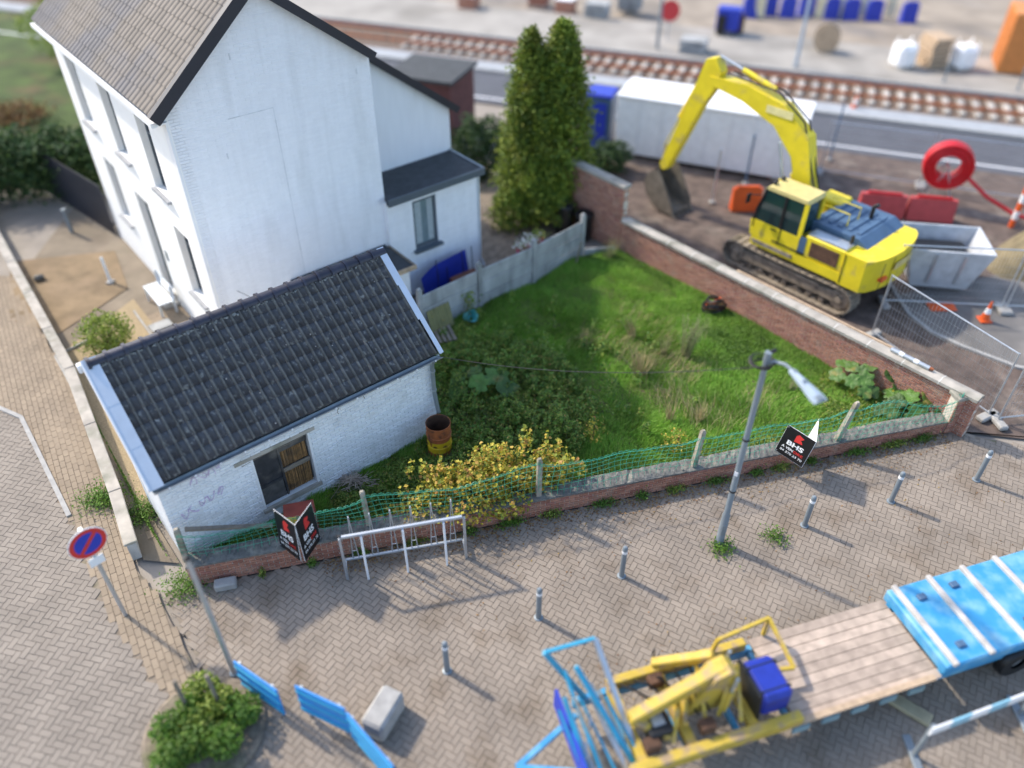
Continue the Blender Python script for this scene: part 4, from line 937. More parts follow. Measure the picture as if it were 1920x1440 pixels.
q = rng.normal(0, .14, (420, 3)); q[:, 2] = rng.random(420) * .75; vs, fs = leaves(q + np.array(PB + V((-.35, -.3, .05))), .08, .4); npmesh('foliage', vs, fs, m_weed, pg)
MB().tube([PB + V((-.35, -.3, 0)), PB + V((-.33, -.28, .7))], .012, 5).build('stem', m_bark, pg)

# giant-leaved plants: each leaf its own part
def big_leaf(parent, base, tip, rad, tilt):
    k = MB(); n = 20; c = V(tip); d = V((tilt[0], tilt[1], 1)).normalized(); x = d.cross(V((0, 1, .2))).normalized(); y = d.cross(x); a0 = random.uniform(0, 6.28)
    vs = [c - d * .05 * rad]; 
    for rr, dz in ((.35, .02), (.72, .10), (1, .03)):
        for i in range(n):
            a_ = a0 + 6.283 * i / n; lob = 1 + (.12 * math.sin(a_ * 6) + .07 * math.sin(a_ * 13)) * rr; notch = 1 - .5 * math.exp(-((i / n) / .05) ** 2) * rr if i < n / 2 else 1 - .5 * math.exp(-(((n - i) / n) / .05) ** 2) * rr
            vs.append(c + (x * math.cos(a_) + y * math.sin(a_)) * (rad * rr * lob * notch) + d * rad * (dz + .06 * math.sin(a_ * 6 + 1) * rr + random.uniform(-.02, .02)))
    fs = [(0, 1 + i, 1 + (i + 1) % n) for i in range(n)] + [(1 + q * n + i, 1 + (q + 1) * n + i, 1 + (q + 1) * n + (i + 1) % n, 1 + q * n + (i + 1) % n) for q in range(2) for i in range(n)]
    k.add(vs, fs); lf = k.build('leaf', m_bigleaf, parent, smooth=True)
    MB().tube([base, (V(base) * .4 + c * .6) + V((0, 0, .06)), c - d * .05 * rad], [.02, .016, .01], 6).build('stalk', m_seed, lf)
def giant(name, label, c, n, spread, hz_, rad):
    t_ = thing(name, label, 'plant', c)
    for i in range(n):
        a_ = i * 2.4 + random.uniform(-.4, .4); r_ = spread * math.sqrt((i + .6) / n); e = V(c) + V((math.cos(a_) * r_ * 1.25, math.sin(a_) * r_ * .8, hz_ * (1.15 - .6 * r_ / spread) * random.uniform(.8, 1.15)))
        big_leaf(t_, V(c) + V((math.cos(a_) * .05, math.sin(a_) * .05, 0)), e, rad * random.uniform(.7, 1.15), (math.cos(a_) * .5, math.sin(a_) * .5 - .35))
giant('giant_leaf_plant', 'big rhubarb-like plant with broad green leaves against the brick wall', at(1640, 728), 24, .95, .62, .23)
giant('giant_leaf_plant', 'big-leaved plant squeezed into the corner behind the bulging net', at(1712, 778), 18, .75, .5, .22)
giant('giant_leaf_plant', 'dark big-leaved plant among the weeds right of the shed', at(905, 735), 8, .7, .6, .28)
ys_ = thing('yellowing_plant', 'small yellowing plant between the giant leaves at the brick wall', 'plant', at(1690, 735))
q = rng.normal(0, .22, (500, 3)); q[:, 2] = np.abs(q[:, 2]) + .15; vs, fs = leaves(q + np.array(at(1690, 735)), .08, .4); npmesh('foliage', vs, fs, m_yellowleaf, ys_)

# yellow autumn bush against the net
yb = thing('autumn_bush', 'yellow autumn bush pushing through the green net', 'bush', F(5.6, .5))
PT = []
for (s_, n_, z_, rx, rz_, cnt) in ((4.6, .45, .55, .75, .42, 700), (5.5, .55, .75, .9, .55, 1500), (6.3, .5, .7, .75, .5, 1300), (7.0, .45, .65, .6, .42, 750), (5.0, .75, .9, .6, .4, 500), (6.0, .85, 1.15, .6, .4, 500), (5.4, .2, .55, .9, .35, 600), (6.75, .8, 1.55, .16, .42, 130), (3.9, .4, .45, .5, .25, 200), (7.6, .55, .6, .5, .4, 500), (4.3, .3, .45, .6, .3, 300), (7.2, .75, 1.0, .4, .3, 250), (6.1, .15, .5, .7, .3, 500)):
    q = rng.normal(size=(cnt, 3)); q /= np.linalg.norm(q, axis=1)[:, None]; q *= (rng.random(cnt) ** .4)[:, None]
    PT.append(np.stack([P0.x + uW.x * (s_ + q[:, 0] * rx) + nW.x * (n_ + q[:, 1] * rx * .6), P0.y + uW.y * (s_ + q[:, 0] * rx) + nW.y * (n_ + q[:, 1] * rx * .6), np.clip(z_ + q[:, 2] * rz_, .1, None)], 1))
PT = np.concatenate(PT); PT = PT[(wob(PT[:, 0] * 5 + PT[:, 2] * 6, PT[:, 1] * 4, 1.6) > -.35)]
SH = []
for i in range(70):
    b0 = np.array(F(random.uniform(4.0, 7.7), random.uniform(.2, 1.0), random.uniform(.7, 1.1))); d_ = np.array([random.gauss(0, .25), random.gauss(0, .25), 1]) * random.uniform(.25, .55); t = rng.random((14, 1)); SH.append(b0 + d_ * t + rng.normal(0, .035, (14, 3)))
PT = np.concatenate([PT] + SH)
vs, fs = leaves(PT, .088, .5, wid=.85); npmesh('foliage', vs, fs, m_yellowleaf, yb)
st_ = MB()
for i in range(26):
    s_ = random.uniform(4.4, 7.0); st_.tube([F(5.7 + (s_ - 5.7) * .5, .55, 0), F(s_, .5, .5), F(s_ + random.uniform(-.3, .3), random.uniform(.2, .9), random.uniform(.8, 1.35))], [.015, .01, .005], 5)
st_.build('stems', m_bark, yb)
for (p_, lab) in (((800, 615), 'small orange autumn shrub by the old planks near the concrete fence'), ((1265, 850), 'yellowing sprig behind the net left of the lamp pole'), ((1110, 830), 'yellow leafed sprig right of the yellow bush')):
    c = at(*p_); b_ = thing('autumn_sprig', lab, 'shrub', c); q = rng.normal(0, .13, (170, 3)); q[:, 2] = rng.random(170) * .6 + .1
    vs, fs = leaves(q + np.array(c), .07, .4); npmesh('foliage', vs, fs, m_yellowleaf, b_); MB().tube([c, c + V((.03, 0, .6))], .01, 5).build('stem', m_bark, b_)

# ------------------------------------------------------------------ trees, hedge, shrubs
def crown_spray(P, D, size, n_per):
    """flat conifer sprays: clusters of upright leaf cards round points"""
    n = len(P); Q = np.repeat(P, n_per, 0) + rng.normal(0, size * .7, (n * n_per, 3)); return leaves(Q, size, .1, wid=.5, fold=.15)
con = thing('conifer_tree', 'tall yellow-green conifer with two pointed tops behind the concrete fence', 'tree', V((1.1, 25.2, 0)))
def cone(cx, cy, z0, z1, rmax, n):
    t = rng.random(n) ** .75; prof_ = np.where(t < .22, .62 + .38 * t / .22, (1 - ((t - .22) / .78)) ** .55); a_ = rng.uniform(0, 6.283, n)
    bump = 1 + .17 * np.sin(a_ * 5 + t * 14) + .13 * np.sin(a_ * 9 - t * 31) + .08 * np.sin(a_ * 17 + t * 50); rr = rmax * prof_ * bump * (1 - .35 * rng.random(n) ** 2)
    return np.stack([cx + rr * np.cos(a_), cy + rr * np.sin(a_), z0 + (z1 - z0) * t], 1)
Pc = np.concatenate([cone(.6, 25.1, .35, 6.0, 1.0, 2600), cone(1.55, 25.2, .5, 6.25, 1.1, 2900), cone(1.1, 25.0, .2, 4.9, 1.35, 2600), cone(.1, 24.3, .05, 1.5, .75, 900), cone(1.25, 24.2, .5, 1.8, .8, 700)])
Pc = Pc[wob(Pc[:, 0] * 3 + Pc[:, 2] * 2.2, Pc[:, 1] * 3 - Pc[:, 2], 1.5) > -.55]; vs, fs = crown_spray(Pc, None, .14, 7); npmesh('crown', vs, fs, m_thuja, con)
for x_ in (.6, 1.6): MB().tube([(x_, 25.2, 0), (x_, 25.2, 3), (x_, 25.2, 5.8)], [.13, .08, .02], 8).build('trunk', m_bark, con)
def blob(name, label, cat, c, rx, ry, rz_, n, m, size, stem=True, rough=.16, group=None):
    t_ = thing(name, label, cat, c, group); q = rng.normal(size=(n, 3)); q /= np.linalg.norm(q, axis=1)[:, None]
    b_ = 1 + rough * np.sin(q[:, 0] * 7 + q[:, 2] * 5) + rough * np.sin(q[:, 1] * 9 - q[:, 2] * 6 + 1); q = q * (b_ * (1 - .4 * rng.random(n) ** 2))[:, None]
    P = np.stack([c[0] + q[:, 0] * rx, c[1] + q[:, 1] * ry, c[2] + rz_ * .95 + q[:, 2] * rz_], 1); P[:, 2] = np.clip(P[:, 2], .03, None)
    vs, fs = leaves(P, size, .3); npmesh('crown' if cat == 'tree' else 'foliage', vs, fs, m, t_)
    if stem:
        k = MB()
        for i in range(6): k.tube([V(c), V(c) + V((random.uniform(-.4, .4) * rx, random.uniform(-.4, .4) * ry, rz_ * 1.2))], [.03, .012], 6)
        k.build('trunk' if cat == 'tree' else 'stems', m_bark, t_)
    return t_
blob('round_shrub', 'round bright yellow-green shrub behind the shed roof on the left', 'shrub', at(208, 655), .62, .62, .55, 3600, m_shrub, .075)
hd = thing('hedge', 'long dark green hedge at the far left behind the garden', 'hedge', V((-17, 26.5, 0)))
n = 26000; t = rng.random(n); x = -24 + 9.6 * t; y = 25.6 + (x + 24) * .13 + rng.normal(0, .45, n); z = 2.3 * rng.random(n) ** .7 * (1 + .06 * np.sin(x * 5))
vs, fs = leaves(np.stack([x, y, z], 1), .16, .3); npmesh('foliage', vs, fs, m_hedge, hd)
hs = MB()
for i in range(18): hs.tube([(-24 + i * .54, 25.6 + i * .07, 0), (-24 + i * .54, 25.6 + i * .07, 1.5)], [.05, .02], 6)
hs.build('stems', m_bark, hd)
blob('garden_shrub', 'mid green shrub on the far lawn near the house roof', 'shrub', V((-21, 42, 0)), 2.6, 2.2, 1.6, 7000, m_shrub, .22)
blob('garden_shrub', 'reddish brown shrub on the lawn beyond the hedge', 'shrub', V((-21.5, 33.5, 0)), 1.6, 1.2, .3, 2000, m_deadleaf, .14)
blob('dark_shrub', 'dark shrub between the white annex and the conifer', 'shrub', V((-1.2, 28.2, 0)), 1.0, .9, 1.1, 4500, m_hedge, .14)
blob('dark_shrub', 'low dark shrub left of the white site cabin', 'shrub', V((3.6, 28.6, 0)), .8, .7, .55, 2600, m_hedge, .12)
pt = thing('planter_bed', 'round bed of bushy green plants at the bottom left corner', 'plant bed', at(385, 1375))
c = at(385, 1375); MB().lathe([(.0, .0), (1.0, 0), (1.02, .06), (.95, .1), (.0, .1)], c, 26).build('bed_rim', m_joint, pt)
for i in range(9):
    a_ = i * 2.4; r_ = .75 * math.sqrt(i / 9.0); cc = c + V((math.cos(a_) * r_, math.sin(a_) * r_, .1)); q = rng.normal(size=(620, 3)); q /= np.linalg.norm(q, axis=1)[:, None]
    vs, fs = leaves(np.array(cc) + q * np.array([.32, .32, .3]) * (rng.random(620) ** .4)[:, None] + np.array([0, 0, .28]), .085, .3); npmesh('plant', vs, fs, m_shrub if i % 3 == 0 else m_clover, pt)
for (dx, dy) in ((-.28, .25), (.22, .35)): MB().tube([c + V((dx, dy, 0)), c + V((dx, dy, 1.25))], .035, 8).build('stake', m_oldwood, pt)

# ------------------------------------------------------------------ street lamp
lp = V((4.35, 10.73, 0)); lamp = thing('street_lamp', 'grey street lamp with pale angled head standing in the paving', 'street lamp', lp)
MB().lathe([(.10, 0), (.10, .04), (.085, .06), (.08, .9), (.062, .95), (.05, 5.0), (.0, 5.02)], lp, 16).build('pole', m_grey, lamp, smooth=True)
MB().tube([lp + V((0, 0, 4.8)), lp + V((.12, -.05, 4.9)), lp + V((.26, -.17, 4.93)), lp + V((.37, -.32, 4.9))], [.035, .033, .032, .032], 10).build('arm', m_grey, lamp, smooth=True)
hA, hB = lp + V((.34, -.28, 4.9)), lp + V((.66, -.98, 4.80)); hd_ = (hB - hA).normalized(); hs_ = V((0, 0, 1)).cross(hd_).normalized(); hn = hd_.cross(hs_)
hdv = []; 
for (q, w_, up_, dn) in ((0, .05, .035, .03), (.12, .06, .05, .03), (.5, .085, .06, .035), (.85, .125, .05, .035), (1, .13, .03, .02)):
    c = hA + (hB - hA) * q; hdv += [c - hs_ * w_ - hn * dn, c - hs_ * w_ * .95 + hn * up_ * .5, c + hn * up_, c + hs_ * w_ * .95 + hn * up_ * .5, c + hs_ * w_ - hn * dn]
MB().add(hdv, [(i * 5 + k, i * 5 + (k + 1) % 5, (i + 1) * 5 + (k + 1) % 5, (i + 1) * 5 + k) for i in range(4) for k in range(5)] + [(0, 1, 2, 3, 4), (24, 23, 22, 21, 20)]).build('lamp_head', m_lamphead, lamp)
for q in (.1, .42, .47): 
    c = hA + (hB - hA) * q; MB().bar(c - hs_ * .05 + hn * .062, c + hs_ * .05 + hn * .062, .012, .012).build('seam', m_grey, lamp)
MB().box(hA + (hB - hA) * .93 + hn * .047, (.10, .14, .02), ax=(hd_, hs_, hn), bev=.006).build('sensor_cap', m_grey, lamp)
MB().lathe([(.054, 4.86), (.062, 4.86), (.062, 5.06), (0, 5.06)], lp, 12).build('pole_cap', m_grey, lamp)
MB().tube([lp + V((.03, .02, 5.04)), lp + V((.14, .06, 5.06))], .035, 8).build('clamp', m_black, lamp)
cc = MB()
for i in range(5): cc.tube([lp + V((-.05 + (.16 + .02 * i) * math.cos(a_), .02 + (.13 + .015 * i) * math.sin(a_), 4.78 + .02 * i + .03 * math.sin(a_ * 2 + i))) for a_ in np.linspace(0, 6.28, 18)[:-1]], .011, 5, closed=True)
cc.build('cable_coil', m_black, lamp)
MB().box(lp + V((-.045, -.068, 2.15)), (.07, .012, .1), rz=R(-30)).build('sticker', m_white, lamp)
for z_ in (1.6, 3.0): MB().lathe([(.058, z_), (.072, z_), (.072, z_ + .035), (.058, z_ + .035)], lp, 14).build('band', m_black, lamp)
MB().box(lp + V((0, -.083, .5)), (.09, .012, .3), bev=.004).build('access_door', m_grey, lamp)
# overhead cable from the lamp towards the house
A_, B_ = lp + V((-.05, 0, 4.75)), W(S0, 7.0, 2.4)
cb_ = MB().tube([A_.lerp(B_, q) + V((0, 0, -1.25 * 4 * q * (1 - q))) for q in np.linspace(0, 1, 40)], .008, 4).build('overhead_cable', m_black, base=A_, label='thin black cable sagging from the lamp post over the shed roof', category='cable')

# ------------------------------------------------------------------ for sale boards
def sale_board(label, TL, BL, TR, BR, BT, BBm, second):
    """V of two boards: TL..BR first board (fold edge TR-BR), BT/BBm back edge of the second"""
    t_ = thing('for_sale_sign', label, 'sign', (V(TR) + V(BR)) / 2 * 1.0)
    def brd(tl, bl, tr, br, front):
        tl, bl, tr, br = map(V, (tl, bl, tr, br)); br = bl + (tr - tl); x = (tr - tl).normalized(); y = (tl - bl).normalized(); nn = x.cross(y).normalized()
        b_ = MB().prism([tl, bl, br, tr], -nn * .008).build('board', m_white, t_)
        e = .006
        MB().prism([tl + x * e - y * e + nn * .001, bl + x * e + y * e + nn * .001, br - x * e + y * e + nn * .001, tr - x * e - y * e + nn * .001], nn * .002).build('black_face', m_signblack, b_)
        w_ = (tr - tl).length; h_ = (tl - bl).length; o_ = bl + nn * .0035
        def U(a, b): return o_ + x * (a * w_) + y * (b * h_)
        lg = [(.40, .62), (.40, .83), (.47, .90), (.66, .85), (.62, .80), (.57, .765), (.63, .73), (.68, .66)]
        MB().prism([U(*p) for p in lg], nn * .003).build('logo', m_red, b_)
        text_on(b_, 'BHS', U(.22, .42), x, y, .58 * w_, m_white, bold=.035, height=.155 * h_)
        text_on(b_, 'A VEN', U(.12, .27), x, y, .40 * w_, m_white, bold=.02, height=.085 * h_)
        text_on(b_, 'DRE', U(.55, .27), x, y, .32 * w_, m_red, bold=.02, height=.085 * h_)
        text_on(b_, '04 370 23 70', U(.12, .14), x, y, .78 * w_, m_white, bold=.012, height=.075 * h_)
        for (a, b) in ((.05, .95), (.05, .05)) if front else ((.95, .95), (.95, .05)):
            MB().box(U(a, b) + nn * .003, (.02, .02, .008), ax=(x, y, nn)).build('screw', m_galv, b_)
    brd(TL, BL, TR, BR, True); brd(TR, BR, BT, BBm, False)
ffold = V((-4.08, 9.80, 0))
sale_board('black folded for sale board on the left near the shed window', F(1.52, .1, 1.66), F(1.46, .1, .58), ffold + V((0, 0, 1.68)), ffold + V((.02, 0, .58)), F(2.24, .1, 1.64), F(2.28, .1, .58), True)
sale_board('black folded for sale board tilted on the net right of the lamp post', V((6.14, 13.03, 1.25)), V((5.98, 12.99, .50)), V((6.60, 12.47, 1.25)), V((6.43, 12.45, .50)), V((6.87, 13.20, 1.27)), V((6.78, 13.15, .52)), True)

# ------------------------------------------------------------------ bicycle rack
rk = thing('bicycle_rack', 'galvanised bicycle rack standing against the brick street wall', 'bicycle rack', V((-2.1, 9.9, 0)))
rL, rR = at(652, 1085), at(874, 1045); rd_ = (rR - rL).normalized(); rn_ = V((-rd_.y, rd_.x, 0)); rH = 1.28; Lr = (rR - rL).length
def RK(s, n, z): return rL + rd_ * s + rn_ * n + V((0, 0, z))
MB().bar(RK(0, 0, rH), RK(Lr, 0, rH), .06, .06, bev=.006).build('top_rail', m_galv, rk)
MB().bar(RK(0, .32, .2), RK(Lr, .32, .2), .05, .05, bev=.006).build('bottom_rail', m_galv, rk)
for s_ in (0, Lr):
    MB().bar(RK(s_, 0, 0), RK(s_, 0, rH - .03), .07, .05, up=rd_, bev=.006).build('end_post', m_galv, rk)
    MB().bar(RK(s_, 0, .2), RK(s_, .34, .2), .05, .05, bev=.006).build('foot', m_galv, rk)
    MB().box(RK(s_, 0, rH + .04), (.075, .065, .03), ax=(rd_, rn_, ZU), bev=.01).build('end_cap', m_black, rk)
for i in range(3): MB().tube([RK(Lr * (.17 + .33 * i), -.05, rH - .03), RK(Lr * (.17 + .33 * i), -.1, .75), RK(Lr * (.17 + .33 * i), -.1, .0)], .024, 10).build('front_tube', m_white, rk, smooth=True)
for i in range(6):
    s_ = Lr * (.09 + .165 * i); k = MB()
    for q in (-.035, .035): k.tube([RK(s_ + q * 1.8, .32, .18), RK(s_ + q, .30, .7), RK(s_ + q * .5, .28, 1.2), RK(s_, .27, 1.48)], [.014, .012, .012, .016], 6)
    k.bar(RK(s_ - .05, .31, .45), RK(s_ + .05, .31, .45), .012); k.bar(RK(s_, .27, 1.3), RK(s_, .27, 1.52), .04, .02, up=rd_)
    k.build('wheel_holder', m_galv, rk, smooth=True)

# ------------------------------------------------------------------ bollards
bsp = [(V((-1.18, 7.8, 0)), 'grey steel bollard nearest the bottom edge, lowest of the row'), (V((.51, 8.92, 0)), 'grey steel bollard in the middle of the street row'), (V((2.21, 9.89, 0)), 'grey steel bollard left of the lamp post base'),
       (V((6.27, 11.2, 0)), 'grey steel bollard just right of the lamp post base'), (V((8.37, 11.88, 0)), 'grey steel bollard below the right for sale board'), (V((10.55, 12.53, 0)), 'grey steel bollard near the brick pier at the right')]
for c, lab in bsp:
    t_ = thing('bollard', lab, 'bollard', c, 'bollards along the street')
    MB().lathe([(.055, 0), (.055, .86), (.05, .9), (.03, .925), (0, .93)], c, 14).build('tube', m_grey, t_, smooth=True)
    MB().lathe([(.056, .74), (.0585, .745), (.0585, .81), (.056, .815)], c, 14).build('band', m_white, t_)
    MB().lathe([(.09, 0), (.09, .015), (.055, .025)], c, 14).build('base_plate', m_grey, t_)

# ------------------------------------------------------------------ rusty drum under the downpipe
dc = V((-1.70, 13.49, 0)); drum = thing('oil_drum', 'rusty open oil drum with yellow band under the shed downpipe', 'drum', dc)
MB().lathe([(.285, .0), (.29, .02), (.285, .03)], dc, 28).build('bottom_rim', m_rust, drum)
MB().lathe([(.284, .03), (.284, .14)], dc, 28).build('lower_band', m_rust, drum, smooth=True)
MB().lathe([(.284, .14), (.284, .26), (.296, .275), (.296, .295), (.284, .31), (.284, .46)], dc, 28).build('yellow_band', m_yband, drum, smooth=True)
MB().lathe([(.284, .46), (.284, .55), (.296, .565), (.296, .585), (.284, .6), (.284, .86), (.292, .865), (.292, .885), (.28, .885)], dc, 28).build('upper_band', m_rust, drum, smooth=True)
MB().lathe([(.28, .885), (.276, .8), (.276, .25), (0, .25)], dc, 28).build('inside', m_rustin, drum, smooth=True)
em = MB()
for a0 in (R(205), R(255), R(300)):
    for k in range(3):
        p = [dc + V((math.cos(a0 + da) * .299, math.sin(a0 + da) * .299, .37 + dz)) for da, dz in ((-.12 + k * .09, -.03), (-.07 + k * .09, .02), (-.02 + k * .09, -.02))]
        em.tube(p, .008, 4)
em.build('emblem', m_rustin, drum)

# ------------------------------------------------------------------ round no parking sign
np_ = V((-7.47, 8.98, 0)); ns = thing('no_parking_sign', 'round blue and red no parking sign on a grey pole at the left', 'road sign', np_)
MB().tube([np_, np_ + V((0, 0, 2.55))], .038, 12).build('pole', m_galv, ns, smooth=True)
fx = V((.7, .714, 0)).normalized(); fy = ZU; fn = fx.cross(fy); cS = np_ + V((0, 0, 2.22)) + fn * .045; AXS = (fx, fy, fn)
MB().lathe([(0, 0), (.33, 0), (.335, .012), (.33, .02), (0, .02)], cS, 32, AXS).build('disc', m_white, ns)
MB().lathe([(0, .0225), (.318, .0225), (.318, .021)], cS, 32, AXS).build('red_ring', m_red, ns)
MB().lathe([(0, .0245), (.235, .0245), (.235, .021)], cS, 32, AXS).build('blue_field', m_blue, ns)
MB().box(cS + fn * .0255, (.5, .07, .004), ax=((fx + fy).normalized(), (fy - fx).normalized(), fn)).build('red_bar', m_red, ns)
MB().box(np_ + V((0, 0, 1.72)) + fn * .045, (.26, .012, .2), rz=R(45.6)).build('plate', m_white, ns)
# thin pole near the shed corner
tp = at(440, 1262); tpl = thing('thin_pole', 'thin grey metal pole standing in front of the left shed corner', 'pole', tp)
MB().tube([tp, tp + V((0, 0, 3.3))], [.05, .042], 12).build('tube', m_galv, tpl, smooth=True); MB().lathe([(.09, 0), (.09, .03), (.05, .05)], tp, 14).build('foot', m_grey, tpl)
MB().lathe([(.043, 3.3), (.05, 3.3), (.05, 3.36), (0, 3.38)], tp, 12).build('cap', m_black, tpl)
cbk = MB().box(at(425, 1100) + V((0, 0, .09)), (.42, .22, .18), rz=R(14), bev=.025).build('kerb_block', m_kerb, base=at(425, 1100), label='loose grey kerb block at the left end of the street wall', category='block')

# ------------------------------------------------------------------ things lying about the lot and yard
def simple(name, mb, m, base, label, cat, **k): return mb.build(name, m, base=base, label=label, category=cat, **k)
pc = BA + uB * (lB - 2.3) + nB * .13 + ZU * (HB + .17); ppe = thing('grey_pipe', 'short grey pipe with two white labels lying on the wall coping', 'pipe', pc)
MB().tube([pc, pc + uB * 1.0], .055, 14).build('tube', m_galv, ppe, smooth=True)
for q in (.28, .66): MB().lathe([(.0565, -.06), (.058, -.06), (.058, .06), (.0565, .06)], pc + uB * q, 14, (nB, ZU, uB)).build('label', m_white, ppe)
MB().tube([pc + uB * 1.0, pc + uB * 1.09], [.052, .035], 8).build('rusty_end', m_rust, ppe)
a_, b_ = BA + uB * 4.2 + nB * .33 + ZU * (HB + .05), BA + uB * 9.0 + nB * .34 + ZU * (HB + .05)
simple('timber_batten', MB().bar(a_, b_, .06, .09), m_lightwood, a_, 'long pale timber batten along the back of the wall coping', 'batten')
# orange rusty bundle by the wall
c = BA + uB * 4.15 - nB * .42 + V((0, 0, .1)); ob = thing('rusty_bundle', 'dark brown tangle of straps and tubing beside the brick wall', 'debris', c)
for i in range(7):
    k = MB(); ph = random.uniform(0, 6); rr = random.uniform(.18, .36)
    k.tube([c + V((rr * math.cos(q + ph) + random.uniform(-.04, .04), rr * .7 * math.sin(q + ph), .08 + .05 * i + .04 * math.sin(q * 2 + i))) for q in np.linspace(0, 5.2, 12)], .03, 6)
    k.build('loop', m_rustin if i % 3 else m_black, ob)
for i in range(3): MB().bar(c + V((-.25 + .1 * i, -.05, .22)), c + V((.2, .15 - .12 * i, .34)), .04, .03).build('strap', m_rust if i else m_orange, ob)
# old planks, pallet, corrugated sheet and bucket near the concrete fence
c = at(815, 585); cg = thing('corrugated_sheet', 'olive corrugated sheet leaning at the end of the concrete fence', 'sheet', c)
d = (PB - PA).normalized(); vs = []; nn_ = 25
for z_, off in ((.0, .32), (.75, .05)):
    vs += [PA + d * (.15 + .032 * i) + V((d.y, -d.x, 0)) * (off + .018 * math.sin(i * 1.57)) + ZU * z_ for i in range(nn_)]
MB().add(vs, [(i, i + 1, nn_ + i + 1, nn_ + i) for i in range(nn_ - 1)]).build('sheet', mat('olive_sheet', (.22, .21, .09), .7, var=.15), cg)
c = at(822, 640); pal = thing('wooden_pallet', 'grey wooden pallet lying beside the shed gable', 'pallet', c)
for i in range(6): MB().box(c + V((-.3 + .13 * i, .05 * i, .16)), (.09, .8, .022), rz=R(20)).build('slat', m_oldwood, pal)
for q in (-.33, 0, .33): MB().box(c + V((0, .12, .07)) + V((-math.sin(R(20)), math.cos(R(20)), 0)) * q, (.85, .09, .09), rz=R(20)).build('bearer', m_oldwood, pal)
c = at(876, 602); bk = thing('plastic_bucket', 'pale teal plastic bucket lying by the concrete fence', 'bucket', c + V((0, 0, .02)))
bd = V((.55, -.6, .55)).normalized(); bx_ = bd.cross(ZU).normalized(); by_ = bx_.cross(bd)
MB().lathe([(0, 0), (.13, 0), (.17, .3), (.18, .31), (.165, .3), (.125, .02), (0, .02)], c + V((0, 0, .15)), 18, (bx_, by_, bd)).build('bucket_body', m_teal, bk, smooth=True)
MB().tube([c + V((0, 0, .15)) + bd * .3 + (bx_ * math.cos(q) + by_ * math.sin(q)) * .18 + bd * .1 * math.sin(q) for q in np.linspace(0, 3.14, 10)], .006, 5).build('handle', m_black, bk)
# blue panel behind the fence
tl_ = at(797, 508, 1.05); 
pA, pB_ = W(9.2, 4.75, 0), W(10.95, 4.95, 0)
bp = thing('blue_sheet', 'curved dark blue plastic sheet leaning on the annex behind the fence', 'sheet', pA)
vs = []; nn_ = 11
for z_, off in ((.2, 0), (1.08, .25)):
    vs += [pA.lerp(pB_, i / (nn_ - 1)) + bX * (off * .8) + V((0, 0, z_ - (.25 * (1 - i / 4) ** 2 if z_ > 1 and i < 4 else 0))) for i in range(nn_)]
k = MB().add(vs, [(i, i + 1, nn_ + i + 1, nn_ + i) for i in range(nn_ - 1)]); k.build('sheet', m_tarp, bp)
for s_, lb_ in ((9.6, 'tall thin stake left of centre before the blue sheet'), (10.5, 'tall thin stake right of centre before the blue sheet'), (10.85, 'thin stake at the right end of the blue sheet'), (9.95, 'shortest stake in the middle before the blue sheet')): simple('garden_stake', MB().tube([W(s_, 4.6, 0), W(s_ - .03, 4.66, 1.45 if s_ != 9.95 else 1.1)], .014, 6), m_black, W(s_, 4.6, 0), lb_, 'stake', group='stakes before the blue sheet')
c = W(10.45, 4.5, 0); tb = thing('wooden_trough', 'brown wooden trough behind the concrete fence', 'trough', c)
MB().box(c + ZU * .55, (.9, .35, .3), ax=AX3, bev=.02).build('trough_body', mat('brown_trough', (.17, .065, .04), .7), tb); MB().box(c + ZU * .2, (.8, .3, .38), ax=AX3).build('stand', m_oldwood, tb)
c = at(985, 470) ; 
for i, (dx, dy, lab) in enumerate(((-.12, .0, 'magenta flower pot left of the others with white flowers'), (.12, .28, 'magenta flower pot in the middle of white flowers'), (.38, .62, 'magenta flower pot with pale green plant at the back'))):
    b0 = PC + V((-.22, .45, 0)) + V((dx, dy, 0)); pt_ = thing('flower_pot', lab, 'flower pot', b0, 'magenta flower pots on the yard')
    MB().box(b0 + ZU * .35, (.3, .24, .7), rz=R(40), bev=.01).build('stand', m_black, pt_)
    MB().prism([b0 + V((-.17, -.13, .7)), b0 + V((.17, -.13, .7)), b0 + V((.17, .13, .7)), b0 + V((-.17, .13, .7))], V((0, 0, .2))).build('pot', m_pink, pt_)
    q = rng.normal(0, .11, (150, 3)); q[:, 2] = np.abs(q[:, 2]) + .92; vs, fs = leaves(q + np.array(b0), .05, .4); npmesh('leaves', vs, fs, m_clover, pt_)
    q = rng.normal(0, .13, (90, 3)); q[:, 2] = np.abs(q[:, 2]) + .98; vs, fs = leaves(q + np.array(b0), .06, .6, wid=.9); npmesh('flowers', vs, fs, m_petal if i < 2 else m_shrub, pt_, kind='stuff')
for c, lab, h_ in ((V((1.75, 23.75, 0)), 'left black plastic bin with domed lid by the brick wall', 1.05), (V((2.35, 23.45, 0)), 'right black plastic bin, slightly lower, by the brick wall', .9)):
    t_ = thing('black_bin', lab, 'bin', c)
    MB().lathe([(0, 0), (.23, 0), (.25, .05), (.29, h_ - .08), (.31, h_ - .07), (.31, h_ - .03), (.29, h_ - .03)], c, 22).build('bin_body', m_black, t_, smooth=True)
    ld = MB().lathe([(.32, h_ - .03), (.325, h_), (.30, h_ + .04), (.15, h_ + .09), (0, h_ + .1)], c, 22).build('lid', m_black, t_, smooth=True)
    MB().bar(c + V((-.09, 0, h_ + .13)), c + V((.09, 0, h_ + .13)), .03, .025, bev=.006).build('lid_handle', m_black, ld)
